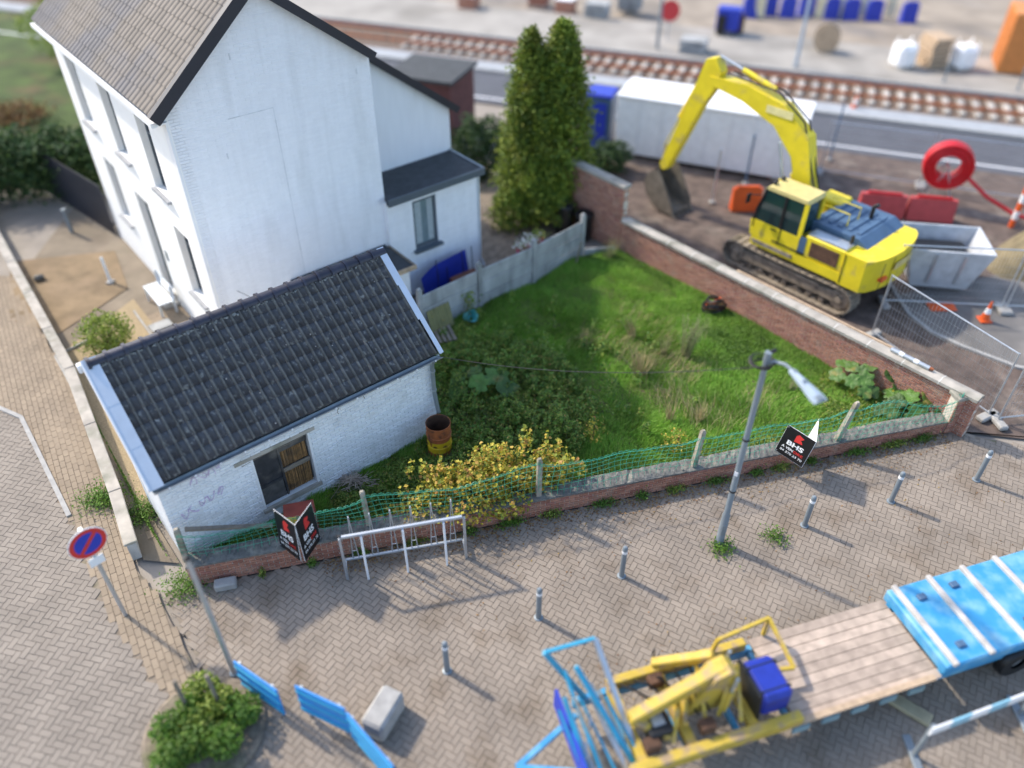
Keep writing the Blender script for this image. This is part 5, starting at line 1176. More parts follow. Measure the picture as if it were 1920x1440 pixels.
# heap of dry twigs, box and can behind the left board
c = at(662, 912); dm = thing('twig_heap', 'heap of dry grey-brown twigs at the foot of the shed wall', 'twig heap', c); k = MB()
for i in range(160):
    a_ = random.uniform(0, 6.28); r_ = abs(random.gauss(0, .28)); p = c + V((math.cos(a_) * r_ * 1.3, math.sin(a_) * r_ * .7, max(.02, .26 - r_ * .5))); q = V((random.gauss(0, .16), random.gauss(0, .12), random.gauss(0, .03)))
    k.tube([p - q, p + q], .006, 3, cap=False)
k.build('twigs', m_pallet, dm)
c = F(1.9, .75, 0); rb = thing('red_crate', 'rusty red crate behind the left for sale board', 'crate', c)
MB().box(c + ZU * .42, (.62, .4, .84), rz=R(15), bev=.015).build('crate_body', mat('rusty_red_panel', (.28, .055, .035), .7, var=.2), rb)
MB().box(c + V((-.12, -.235, .68)), (.22, .03, .3), rz=R(15)).build('yellow_panel', m_yband, rb)
for z_ in (.2, .5): MB().box(c + V((0, -.01, z_)), (.64, .42, .03), rz=R(15)).build('strap', m_rustin, rb)

# stones along the site edge
for i in range(26):
    p = BA + uB * random.uniform(8.2, 11.3) + nB * random.uniform(.5, 2.2); r_ = random.uniform(.03, .1)
    k = MB(); n = 7; vs = []
    for (zz, rr) in ((0, 1), (.5, 1.05), (.9, .55)): vs += [p + V((math.cos(6.283 * q / n) * r_ * rr * random.uniform(.7, 1.2), math.sin(6.283 * q / n) * r_ * rr * random.uniform(.7, 1.2), -.03 + zz * r_)) for q in range(n)]
    k.add(vs, [(q_ * n + a__, q_ * n + (a__ + 1) % n, (q_ + 1) * n + (a__ + 1) % n, (q_ + 1) * n + a__) for q_ in range(2) for a__ in range(n)] + [tuple(range(2 * n, 3 * n))])
    k.build('stone', m_rough, base=p, label='small rubble stone on the dirt behind the boundary wall', category='stone', group='rubble stones behind the wall')

# ------------------------------------------------------------------ tracked excavator
ec = V((9.15, 21.35, 0)); ea = R(131.5)
EX = Matrix.Translation(ec) @ Matrix.Rotation(ea, 4, 'Z'); EU = Matrix.Translation(ec) @ Matrix.Rotation(R(131.5), 4, 'Z')
by_b = -.12
ex = thing('tracked_excavator', 'yellow tracked excavator with raised boom beside the brick wall', 'excavator', ec)
def E_(): return MB(EX)
def U_(): return MB(EU)
TL2, TR2, TWD = 1.78, .40, .55   # half wheelbase, wheel radius, shoe width
for sy in (1, -1):
    yc = sy * 1.12
    fr_ = E_().box((0, yc, .45), (2 * TL2 - .1, .34, .34), bev=.03).build('track_frame', m_steel, ex)
    E_().box((0, yc + sy * .18, .62), (2.2, .05, .10), bev=.01).build('track_guard', m_steel, fr_)
    path = []; nA = 10
    for k in range(nA + 1): a_ = -math.pi / 2 + math.pi * k / nA; path.append((TL2 + TR2 * math.cos(a_), .43 + TR2 * math.sin(a_), a_))
    for k in range(1, 14): path.append((TL2 - 2 * TL2 * k / 14, .43 + TR2 - .03 * math.sin(math.pi * k / 14), math.pi / 2))
    for k in range(nA + 1): a_ = math.pi / 2 + math.pi * k / nA; path.append((-TL2 + TR2 * math.cos(a_), .43 + TR2 * math.sin(a_), a_))
    for k in range(1, 14): path.append((-TL2 + 2 * TL2 * k / 14, .43 - TR2, -math.pi / 2))
    sm = proto('track_shoe', MB().box((0, 0, .0), (.24, TWD, .035)).box((.07, 0, .03), (.03, TWD, .045)).box((0, 0, -.045), (.16, .2, .06)), m_steel)
    for i, (x_, z_, a_) in enumerate(path):
        Mx = EX @ Matrix.Translation((x_, yc, z_)) @ Matrix.Rotation(math.pi / 2 - a_, 4, 'Y')
        o_ = place('track_shoe', sm, ex, (0, 0, 0))
        o_.matrix_basis = Matrix.Translation(-ec) @ Mx
    for x_ in (TL2, -TL2):
        E_().lathe([(0, -.13), (.3, -.13), (.33, -.06), (.33, .06), (.3, .13), (.12, .13), (.1, .2), (0, .2)], (x_, yc, .43), 20, (V((1, 0, 0)), V((0, 0, 1)), V((0, sy, 0)))).build('idler_wheel' if x_ > 0 else 'sprocket', m_steel, ex)
    for q in range(7): E_().lathe([(0, -.1), (.1, -.1), (.1, .1), (.05, .13), (0, .13)], (-1.25 + q * .42, yc, .16), 12, (V((1, 0, 0)), V((0, 0, 1)), V((0, sy, 0)))).build('roller', m_steel, ex)
E_().box((0, 0, .62), (1.5, 1.7, .4), bev=.06).build('undercarriage', m_steel, ex)
E_().lathe([(.6, .8), (.62, .82), (.62, .94), (.6, .96)], (0, 0, 0), 24).build('slew_ring', m_black, ex)
# upper structure: x forward, y left
U_().prism([(1.35, 1.35, .98), (1.35, -1.35, .98), (-1.7, -1.35, .98), (-1.7, 1.35, .98)], (0, 0, .3)).build('deck', m_yel, ex)
cw = []
for k in range(9):
    a_ = R(122 + 116 * k / 8); cw.append((-.35 + 2.55 * math.cos(a_) * .92, 1.72 * math.sin(a_) * .82 if False else 1.38 * math.sin(a_) / math.sin(R(122)) * .96, .95))
cwo = U_().prism([(-1.62, 1.36, .95)] + [(-2.2 - .42 * math.cos(R(-80 + 160 * k / 8)), 1.36 * math.cos(R(12 + 156 * k / 8)) / math.cos(R(12)), .95) for k in range(9)] + [(-1.62, -1.36, .95)], (0, 0, .98)).build('counterweight', m_yel, ex)
U_().box((-2.42, .75, 1.3), (.46, .3, .1), bev=.01).build('orange_reflector', m_orange, cwo)
U_().box((-2.655, -.1, 1.55), (.012, .9, .22)).build('maker_plate', mat('faded_plate', (.62, .5, .2), .6), cwo)
hd2 = U_().prism([(.0, -1.3, 1.28), (-1.95, -1.3, 1.28), (-1.95, -1.3, 1.92), (-1.6, -1.3, 2.12), (-.1, -1.3, 2.12), (.0, -1.3, 2.0)], (0, 2.05, 0)).build('engine_hood', m_hood, ex)
for i in range(5): U_().bar((-.25 - i * .3, -1.0, 2.14), (-.25 - i * .3, .5, 2.14), .14, .04, bev=.01).build('hood_grille', m_hood, hd2)
U_().tube([(-1.2, -.6, 2.1), (-1.2, -.6, 2.5), (-1.32, -.6, 2.6)], .06, 10).build('exhaust', m_black, ex, smooth=True)
sd = U_().box((-1.0, 1.08, 1.62), (1.28, .52, .68), bev=.04).build('side_box', m_yel, ex)
U_().box((-1.02, 1.346, 1.6), (.9, .02, .46), bev=.006).build('side_door', m_rustin, sd)
U_().box((-1.0, 1.08, 1.985), (1.2, .44, .04)).build('walkway_plate', m_galv, sd)
U_().box((-.29, 1.347, 1.62), (.26, .012, .5)).build('grey_panel', m_hood, sd)
# cab
cx0, cx1, cy0, cy1 = -.2, 1.42, .48, 1.36; cz0, cz1 = 1.28, 2.92
cab = U_().prism([(cx0, cy0, cz0), (cx1, cy0, cz0), (cx1 + .06, cy0, 1.75), (cx1, cy0, 1.8), (cx0, cy0, 1.8)], (0, cy1 - cy0, 0)).build('cab_body', m_yel, ex)
U_().prism([(cx0 - .03, cy0, cz1 - .10), (cx1 - .22, cy0, cz1 - .10), (cx1 - .3, cy0, cz1), (cx0 + .02, cy0, cz1 + .02)], (0, cy1 - cy0, 0)).build('cab_roof', mat('dusty_yellow_roof', (.6, .5, .2), .6), cab)
for (xa, xb, m_, w_) in ((cx0 + .04, cx0 + .02, m_yel, .12), (cx1 - .02, cx1 - .28, m_black, .07), (.5, .48, m_black, .06)):
    for y_ in (cy0 + .035, cy1 - .035): U_().bar((xa, y_, 1.79), (xb, y_, cz1 - .08), w_, .07, up=(0, 1, 0)).build('pillar', m_, cab)
for y_ in (cy0 + .03, cy1 - .025): U_().prism([(cx0 + .1, y_, 1.8), (cx1 - .05, y_, 1.8), (cx1 - .28, y_, cz1 - .1), (cx0 + .1, y_, cz1 - .1)], (0, .012, 0)).build('side_pane', m_cabglass, cab)
U_().prism([(cx1 - .03, cy0 + .07, 1.8), (cx1 - .03, cy1 - .07, 1.8), (cx1 - .28, cy1 - .07, cz1 - .1), (cx1 - .28, cy0 + .07, cz1 - .1)], (.012, 0, 0)).build('windscreen', m_cabglass, cab)
U_().prism([(cx0 + .03, cy0 + .07, 1.8), (cx0 + .03, cy1 - .07, 1.8), (cx0 + .03, cy1 - .07, cz1 - .1), (cx0 + .03, cy0 + .07, cz1 - .1)], (.012, 0, 0)).build('rear_pane', m_cabglass, cab)
U_().bar((.44, cy1 + .005, 1.3), (.44, cy1 + .005, 2.8), .03, .02, up=(0, 1, 0)).build('door_seam', m_black, cab)
U_().bar((.55, cy1 + .03, 1.72), (.75, cy1 + .03, 1.72), .03, .03).build('door_handle', m_black, cab)
U_().tube([(cx1 - .1, cy1 + .08, 1.6), (cx1 - .12, cy1 + .1, 2.2), (cx1 - .3, cy1 + .1, 2.75)], .018, 6).build('grab_rail', m_black, cab)
for q in (-.25, .35): U_().tube([(-.1, q, 2.14), (-.1, q, 2.5), (-1.0, q, 2.5), (-1.0, q, 2.14)], .018, 6).build('handrail', m_yel, ex)
U_().box((1.0, -.95, 1.6), (.75, .7, .65), bev=.05).build('tank_box', m_yel, ex)
U_().box((.15, -.95, 1.75), (.8, .7, .9), bev=.05).build('tank_box', m_yel, ex)
for y_ in (.45, 1.0, -.5): U_().bar((-2.63, y_, 1.0), (-2.63, y_, 1.9), .012, .012, up=(0, 1, 0)).build('seam', m_black, cwo)
U_().bar((-1.66, 1.37, 1.0), (-1.66, 1.37, 1.9), .02, .012, up=(0, 1, 0)).build('seam', m_black, ex)
U_().box((.6, 1.36, 1.12), (1.4, .02, .12)).build('step_plate', m_steel, ex)
U_().box((0.1, 1.365, 1.36), (1.1, .012, .05)).build('black_stripe', m_black, ex)
U_().tube([(cx1 - .15, cy1 + .02, 2.6), (cx1 + .1, cy1 + .25, 2.6)], .015, 6).build('mirror_arm', m_black, cab); U_().box((cx1 + .1, cy1 + .28, 2.5), (.05, .2, .3), bev=.02).build('mirror', m_black, cab)
U_().box((.62, cy0 + .45, 2.1), (.5, .5, .7), bev=.08).build('seat', m_black, cab)
U_().tube([(-1.5, .9, 1.98), (-1.5, .9, 2.25)], .05, 10).build('filler_cap', m_black, ex)
for k in range(4): U_().tube([(.5 + .05 * k, by_b + .1 * k - .15, 1.5), (.9, by_b + .1 * k - .15, 2.2 + .1 * k), (1.15 + .05 * k, by_b + .1 * k - .15, 3.3)], .02, 6).build('hose', m_black, ex)
# boom, stick, bucket in the plane y = by
by = -.12
def arm(pts, w_, nm, m_=m_yel):
    """polygon side profile in x-z, width w_"""
    return U_().prism([(x_, by - w_ / 2, z_) for (x_, z_) in pts], (0, w_, 0)).build(nm, m_, ex)
bm = arm([(.25, 1.45), (.55, 1.40), (1.35, 3.35), (2.1, 4.05), (3.3, 4.45), (4.55, 4.62), (4.6, 4.86), (3.3, 4.95), (1.9, 4.72), (.95, 4.05), (.2, 1.7)], .42, 'boom')
sk = arm([(4.25, 5.05), (4.5, 5.42), (4.85, 5.30), (5.15, 4.3), (6.12, 1.5), (5.98, 1.35), (5.8, 1.42), (4.75, 3.9), (4.35, 4.6)], .34, 'stick')
def cyl(p, q, r1, r2, nm, y_=by):
    P_, Q_ = V((p[0], y_, p[1])), V((q[0], y_, q[1])); m_ = P_.lerp(Q_, .58)
    o_ = U_().tube([P_, m_], r1, 12).build(nm, m_yel, ex, smooth=True); U_().tube([m_, Q_], r2, 10).build('piston_rod', m_galv, o_, smooth=True)
cyl((.95, 1.25), (1.75, 3.7), .085, .05, 'boom_cylinder', by + .29); cyl((.95, 1.25), (1.75, 3.7), .085, .05, 'boom_cylinder', by - .29)
cyl((2.4, 5.0), (4.45, 5.45), .08, .045, 'stick_cylinder'); cyl((5.0, 4.75), (6.15, 2.1), .07, .04, 'bucket_cylinder', by)
for q in (.12, -.12): U_().tube([(.4, by + q, 2.6), (1.2, by + q, 4.4), (2.2, by + q, 5.0), (4.0, by + q, 5.08)], .025, 6).build('hose', m_black, ex)
U_().bar((5.78, by - .2, 1.75), (6.2, by - .2, 2.05), .06, .1).build('link', m_steel, ex); U_().bar((6.2, by - .2, 2.05), (6.28, by - .2, 1.2), .06, .1).build('link', m_steel, ex)
bp_ = [(6.25, 1.25), (5.85, 1.45), (5.55, 1.05), (5.1, .35), (5.05, .12), (5.35, .02), (5.9, .12), (6.3, .5), (6.42, .95)]
bkt = U_().prism([(x_, by - .52, z_) for x_, z_ in bp_], (0, .03, 0)).prism([(x_, by + .49, z_) for x_, z_ in bp_], (0, .03, 0))
for (p, q) in zip(bp_[4:], bp_[5:] + bp_[:1]):
    if q == bp_[0] and p != bp_[-1]: continue
    bkt.prism([(p[0], by - .52, p[1]), (q[0], by - .52, q[1]), (q[0] - .03, by - .52, q[1] + .03), (p[0] - .03, by - .52, p[1] + .03)], (0, 1.04, 0))
bk_ = bkt.build('bucket', m_mud, ex)
for i in range(5): U_().prism([(5.05, by - .5 + i * .235, .12), (5.2, by - .5 + i * .235, .02), (4.88, by - .5 + i * .235, .02)], (0, .08, 0)).build('tooth', m_mud, bk_)
U_().box((2.0, by + .23, 4.5), (.9, .012, .22)).build('boom_lettering_plate', mat('boom_plate', (.75, .66, .3), .5), bm)
for y_ in (.7, 1.1): U_().box((cx1 - .35, y_, cz1 + .06), (.1, .14, .1), bev=.02).build('work_light', m_black, cab)

# ------------------------------------------------------------------ mesh site fences
def site_fence(p, q, label, h=2.0, dx=.1, r_=.0035, feet=True):
    p, q = V(p), V(q); t_ = thing('site_fence_panel', label, 'fence panel', p); d = (q - p); L_ = d.length; d.normalize(); k = MB()
    for e in (p + d * .05, q - d * .05): MB().tube([e, e + ZU * h], .021, 8).build('post', m_galv, t_, smooth=True)
    for z_ in (.15, h - .02): MB().tube([p + d * .05 + ZU * z_, q - d * .05 + ZU * z_], .019, 8).build('rail', m_galv, t_, smooth=True)
    n = int(L_ / dx)
    for i in range(1, n): s_ = L_ * i / n; k.tube([p + d * s_ + ZU * .15, p + d * s_ + ZU * (h - .02)], r_, 3, cap=False)
    for z_ in np.arange(.35, h - .1, .27): k.tube([p + d * .05 + ZU * z_, q - d * .05 + ZU * z_], r_, 3, cap=False)
    k.build('wire_mesh', m_galv, t_)
    if feet:
        nn = V((-d.y, d.x, 0))
        for e in (p + d * .05, q - d * .05):
            MB().box(e + ZU * .05, (.22, .62, .13), ax=(d, nn, ZU), bev=.03).build('concrete_foot', m_kerb, t_)
site_fence((10.02, 18.06, 0), (11.78, 14.6, 0), 'wire mesh fence panel between the excavator and the wall corner')
site_fence((11.86, 14.45, 0), (15.2, 14.9, 0), 'wire mesh fence panel at the right edge by the pier')
site_fence((10.9, 19.6, 0), (14.3, 19.3, 0), 'wire mesh fence panel behind the excavator counterweight')
site_fence((14.35, 19.3, 0), (17.8, 19.1, 0), 'wire mesh fence panel in front of the skip at the right edge')
site_fence((11.6, 28.4, 0), (15.0, 27.2, 0), 'far wire mesh fence panel left of the red hose reel')
site_fence((15.05, 27.2, 0), (18.5, 26.0, 0), 'far wire mesh fence panel behind the red hose reel')
site_fence((18.55, 26.0, 0), (22, 24.8, 0), 'far wire mesh fence panel at the right edge behind the skip')

# ------------------------------------------------------------------ site objects
c = V((15.0, 25.9, 0)); hr = thing('hose_reel', 'big coil of bright red duct hose standing on its cart', 'hose coil', c)
rf = V((-.35, -.94, 0)).normalized(); rs = V((-rf.y, rf.x, 0)) * -1; rc = c + ZU * 1.45
for i in range(4):
    for j_ in range(3): MB().tube([rc + rf * (-.18 + .12 * i) + (rs * math.cos(q) + ZU * math.sin(q)) * (.46 + .14 * j_) for q in np.linspace(0, 6.283, 41)[:-1]], .07, 8, closed=True).build('hose_turn', m_pipe_red, hr, smooth=True)
MB().tube([rc + rf * .25 + rs * -.7 + ZU * -.25, c + rs * -1.4 + ZU * .75 + rf * .5, c + rs * -2.4 + ZU * .35 + rf * .7, c + rs * -3.2 + ZU * .12 + rf * .4], .07, 8).build('hose_end', m_pipe_red, hr, smooth=True)
for q in (-1, 1):
    MB().bar(c + rs * .5 * q, rc + rf * .32, .05).build('stand_leg', m_galv, hr); MB().bar(c + rs * .5 * q - rf * .5, rc - rf * .32, .05).build('stand_leg', m_galv, hr)
c = at(1690, 405); rt = thing('red_barrier', 'long red plastic barrier in front of the hose coil', 'barrier', c)
d = V((.96, -.2, 0)).normalized(); nn = V((-d.y, d.x, 0))
for i in range(2):
    b0 = c + d * (-1.5 + 1.6 * i); MB().prism([b0 + nn * -.25, b0 + nn * .25, b0 + nn * .09 + ZU * .75, b0 + nn * -.09 + ZU * .75], d * 1.5).build('barrier_block', mat('faded_red_plastic', (.5, .07, .07), .6) if i == 0 else bpy.data.materials['faded_red_plastic'], rt)
    MB().bar(b0 + d * .2 + ZU * .79, b0 + d * 1.3 + ZU * .79, .08, .08).build('top_rib', m_pipe_red, rt)
c = at(1395, 392); ob = thing('orange_barrier', 'small orange plastic barrier behind the excavator cab', 'barrier', c)
MB().prism([c + V((-.5, -.2, 0)), c + V((-.5, .2, 0)), c + V((-.5, .08, .8)), c + V((-.5, -.08, .8))], V((1.0, 0, 0))).build('barrier_block', m_orange, ob); MB().box(c + V((0, 0, .84)), (.8, .1, .08)).build('top_rib', m_orange, ob)
c = at(1765, 575); ob = thing('red_mat', 'crumpled red plastic cover lying on the asphalt', 'cover', c)
vs = [];
for i in range(7):
    for j_ in range(5): vs.append(c + V((-.4 + .13 * i, -.25 + .12 * j_, .02 + .16 * random.random() * (0 < i < 6) * (0 < j_ < 4))))
MB().add(vs, [(i * 5 + j_, i * 5 + j_ + 1, i * 5 + j_ + 6, i * 5 + j_ + 5) for i in range(6) for j_ in range(4)]).build('cover', m_orange, ob, smooth=True)
# white site cabin
wa, wb_ = at(1150, 290), at(1487, 347); d = (wb_ - wa).normalized(); nn = V((-d.y, d.x, 0)); L_ = (wb_ - wa).length; cab2 = thing('site_cabin', 'long white site cabin behind the excavator boom', 'cabin', wa)
MB().box(wa + d * L_ / 2 + nn * 1.0 + ZU * 1.22, (L_, 2.0, 2.15), ax=(d, nn, ZU), bev=.03).build('cabin_body', m_bag, cab2)
for i in range(1, 8): MB().bar(wa + d * (L_ * i / 8) - nn * .012 + ZU * .2, wa + d * (L_ * i / 8) - nn * .012 + ZU * 2.25, .05, .02, up=nn).build('wall_rib', m_white, cab2)
MB().box(wa + d * L_ / 2 + nn * 1.0 + ZU * 2.34, (L_ + .1, 2.1, .1), ax=(d, nn, ZU), bev=.02).build('cabin_roof', m_white, cab2)
for q in (.1, .9): MB().box(wa + d * L_ * q + nn * 1.0 + ZU * .07, (.3, 1.8, .14), ax=(d, nn, ZU)).build('cabin_skid', m_kerb, cab2)
# portable toilet
c = at(1122, 275); pt_ = thing('portable_toilet', 'dark blue portable toilet left of the white site cabin', 'toilet cabin', c)
MB().box(c + ZU * 1.1, (1.0, 1.0, 2.1), rz=R(-20), bev=.04).build('toilet_body', m_hood, pt_); MB().box(c + ZU * 2.2, (1.08, 1.08, .16), rz=R(-20), bev=.06).build('toilet_roof', m_blue, pt_)
MB().box(c + V((-.18, -.49, 1.05)), (.68, .03, 1.8), rz=R(-20), bev=.01).build('toilet_door', m_blue, pt_)
# brick outbuilding behind the house
c = V((-3.2, 32.5, 0)); bb = thing('brick_outbuilding', 'small dark red brick outbuilding behind the annex', 'outbuilding', c)
MB().box(c + ZU * 1.2, (2.6, 2.4, 2.4), rz=R(-20)).build('wall', mat('dark_brickwork', (.13, .05, .045), .9, var=.2, scale=4), bb)
MB().box(c + ZU * 2.47, (2.9, 2.7, .14), rz=R(-20), bev=.02).build('roof', m_bitumen, bb); MB().box(c + V((-.3, -1.22, 1.0)), (.9, .04, 2.0), rz=R(-20)).build('door', m_oldwood, bb)
# skip and heap at the right
c = V((12.9, 21.0, 0)); sk_ = thing('waste_skip', 'grey steel skip with dark opening right of the excavator', 'skip', c)
d = V((.98, -.15, 0)).normalized(); nn = V((-d.y, d.x, 0))
def SK(x_, y_, z_): return c + d * x_ + nn * y_ + ZU * z_
lo, hi = [(-.8, -.7), (.8, -.7), (.8, .7), (-.8, .7)], [(-1.2, -.85), (1.2, -.85), (1.2, .85), (-1.2, .85)]
vs = [SK(x_, y_, .12) for x_, y_ in lo] + [SK(x_, y_, 1.4) for x_, y_ in hi] + [SK(x_ * .95, y_ * .93, 1.4) for x_, y_ in hi] + [SK(x_ * .95, y_ * .93, .2) for x_, y_ in lo]
MB().add(vs, [(0, 1, 2, 3)] + [(k, (k + 1) % 4, 4 + (k + 1) % 4, 4 + k) for k in range(4)] + [(4 + k, 4 + (k + 1) % 4, 8 + (k + 1) % 4, 8 + k) for k in range(4)] + [(8 + k, 8 + (k + 1) % 4, 12 + (k + 1) % 4, 12 + k) for k in range(4)] + [(12, 13, 14, 15)]).build('skip_body', mat('pale_skip_paint', (.5, .52, .55), .5, var=.15), sk_)
for q in (-.4, .4): MB().bar(SK(q, -.76, .3), SK(q, -.86, 1.3), .08, .05, up=nn).build('skip_rib', m_galv, sk_)
MB().box(SK(0, 0, .8), (1.6, 1.2, .5), ax=(d, nn, ZU), bev=.1).build('rubble', m_black, sk_)
def mound(name, label, cat, c, r_, h_, m_):
    n, mr = 22, 7; vs = [V(c) + V((0, 0, h_))]
    for q in range(1, mr + 1):
        t = q / mr
        for k in range(n): a_ = 6.283 * k / n; rr = r_ * t * (1 + .12 * math.sin(a_ * 3 + t * 4) + .06 * random.uniform(-1, 1)); vs.append(V(c) + V((math.cos(a_) * rr, math.sin(a_) * rr * .8, h_ * (1 - t ** 1.4) * (1 + random.uniform(-.12, .12)) - (.05 if q == mr else 0))))
    fs = [(0, 1 + k, 1 + (k + 1) % n) for k in range(n)] + [(1 + (q - 1) * n + k, 1 + q * n + k, 1 + q * n + (k + 1) % n, 1 + (q - 1) * n + (k + 1) % n) for q in range(1, mr) for k in range(n)]
    return MB().add(vs, fs).build(name, m_, smooth=True, base=V(c), label=label, category=cat)
mound('earth_heap', 'brown earth heap at the right edge behind the skip', 'earth heap', V((16.6, 21.8, 0)), 1.6, 1.3, mat('olive_earth', (.19, .155, .09), 1, var=.3, scale=3, bump=.8, bscale=15))
mound('sand_heap', 'sandy heap on the asphalt at the right edge', 'sand heap', V((17.0, 18.4, 0)), 1.3, .5, m_sand)
# far platform things
for i, (px_, py_) in enumerate(((1405, 18), (1440, 14), (1475, 18), (1510, 15), (1555, 20), (1592, 22), (1635, 24), (1700, 28))):
    c = at(px_, py_ + 14, .02); t_ = thing('blue_barrier', ['leftmost blue barrier block at the top edge', 'second blue barrier block from the left at the top edge', 'third blue barrier block from the left at the top edge', 'fourth blue barrier block from the left at the top edge', 'fourth blue barrier block from the right at the top edge', 'third blue barrier block from the right at the top edge', 'second blue barrier block from the right at the top edge', 'rightmost blue barrier block standing apart at the top edge'][i], 'barrier', c, 'blue barriers at the top edge')
    MB().prism([c + V((-.42, -.22, 0)), c + V((-.42, .22, 0)), c + V((-.42, .1, 1.0)), c + V((-.42, -.1, 1.0))], V((.84, 0, 0))).build('barrier_block', m_blue, t_); MB().box(c + V((0, 0, 1.05)), (.6, .12, .1)).build('top_rib', m_blue, t_)
for i, px_ in enumerate((1422, 1535, 1572, 1615, 1665)):
    c = at(px_, 34, .02); t_ = thing('cream_board', ['leftmost cream board between blue barriers at the top edge', 'second cream board from the left at the top edge', 'middle cream board between blue barriers at the top edge', 'second cream board from the right at the top edge', 'rightmost cream board between blue barriers at the top edge'][i], 'board', c, 'cream boards at the top edge')
    MB().box(c + ZU * .6, (.55, .06, 1.1), rz=r20).build('board', mat('cream_board_paint', (.72, .66, .45), .7) if i == 0 else bpy.data.materials['cream_board_paint'], t_)
    for q in (-.2, .2): MB().bar(c + V((q, .2, 0)), c + V((q, 0, .9)), .05).build('leg', m_lightwood, t_)
c = at(1362, 62, .25); gn = thing('generator', 'blue and black generator on the far platform', 'generator', c)
MB().box(c + ZU * .75, (1.2, .8, 1.1), rz=r20, bev=.05).build('generator_body', m_blue, gn); MB().box(c + V((-.35, -.1, .55)), (.45, .85, .9), rz=r20, bev=.03).build('engine_bay', m_black, gn)
for q in (-.4, .4): MB().box(c + V((q, 0, .1)), (.15, .9, .2), rz=r20).build('skid', m_black, gn)
MB().box(c + V((.7, 0, .5)), (.3, .5, .9), rz=r20, bev=.02).build('side_tank', m_rustin, gn)
c = at(1250, 75, .25); rs_ = thing('red_round_sign', 'small round red sign standing on the far platform', 'road sign', c)
MB().tube([c, c + ZU * 1.5], .04, 8).build('pole', m_galv, rs_)
MB().lathe([(0, 0), (.5, 0), (.5, .03), (0, .03)], c + V((0, -.06, 1.45)), 28, (V((1, 0, 0)), V((0, .3, .95)).normalized(), V((0, -.95, .3)).normalized())).build('disc', m_red, rs_)
for px_, py_, lab in ((1688, 125, 'left white bulk bag on the far platform'), (1800, 128, 'right white bulk bag near the orange container')):
    c = at(px_, py_, .25); t_ = thing('bulk_bag', lab, 'bulk bag', c)
    MB().box(c + ZU * .55, (1.0, 1.0, 1.1), rz=R(15), bev=.2).build('bag', m_bag, t_, smooth=True)
    for dx, dy in ((-.4, -.4), (.4, -.4), (.4, .4), (-.4, .4)): MB().tube([c + V((dx, dy, 1.0)), c + V((dx * .8, dy * .8, 1.3)), c + V((dx * .5, dy * .9, 1.02))], .03, 6).build('loop', m_bag, t_)
c = at(1742, 122, .25); t_ = thing('timber_stack', 'stack of sand-coloured boards between the two bulk bags', 'timber stack', c)
for i in range(7): MB().box(c + V((random.uniform(-.05, .05), 0, .1 + i * .2)), (.9, 1.3, .16), rz=R(8), bev=.01).build('board', m_lightwood, t_)
c = at(1925, 140, .25) + V((1.0, .6, 0)); oc = thing('orange_container', 'orange corrugated container at the top right edge', 'container', c)
MB().box(c + ZU * 1.35, (4.2, 2.4, 2.6), rz=r20).build('container_body', m_cont, oc)
for i in range(16): MB().box(c + V((0, 0, 1.35)) + dT * (-2.0 + i * .266) - nT * 1.215, (.12, .05, 2.4), rz=r20).build('corrugation', m_cont, oc)
for i in range(9): MB().box(c + V((0, 0, 1.35)) - dT * 2.115 + nT * (-1.0 + i * .25), (.05, .12, 2.4), rz=r20).build('corrugation', m_cont, oc)
c = at(1472, 195, .25); fl = thing('platform_lamp', 'slender pale lamp mast on the far platform', 'lamp mast', T((V(c)).dot(dT), 41.8, .25)); c = ORG[fl]
MB().tube([c, c + ZU * 7.5], [.09, .05], 10).build('mast', m_lamphead, fl, smooth=True); MB().box(c + V((0, -.4, 7.5)), (.18, .7, .1), bev=.02).build('lamp_head', m_lamphead, fl); MB().lathe([(.16, 0), (.16, .05), (.1, .08)], c, 12).build('base_plate', m_grey, fl)
c = T(-7.5, 42.2, .25); fl = thing('platform_lamp', 'dark lamp mast on the platform beyond the house roof', 'lamp mast', c)
MB().tube([c, c + ZU * 7], [.09, .05], 10).build('mast', m_grey, fl, smooth=True); MB().box(c + V((0, -.4, 7)), (.18, .7, .1), bev=.02).build('lamp_head', m_grey, fl)
for p_, h_, lab in (((1397, 345), 1.9, 'thin dark blue scaffold tube standing beside the orange barrier'), ((1335, 380), 2.0, 'thin pale scaffold tube in front of the site cabin'), ((1555, 300), 2.2, 'dark blue scaffold tube behind the excavator cab')):
    c = at(*p_); t_ = thing('scaffold_tube', lab, 'tube', c); MB().tube([c, c + ZU * h_], .035, 8).build('tube', m_galv if 'pale' in lab else m_hood, t_, smooth=True); MB().box(c + ZU * .03, (.2, .2, .06)).build('foot', m_kerb, t_)
c = at(1895, 425); t_ = thing('site_post', 'orange and white marker post at the right edge', 'marker post', c)
for i in range(5): MB().lathe([(0, i * .3), (.09, i * .3), (.09, i * .3 + .3), (0, i * .3 + .3)], c, 12).build('stripe', m_orange if i % 2 == 0 else m_white, t_)

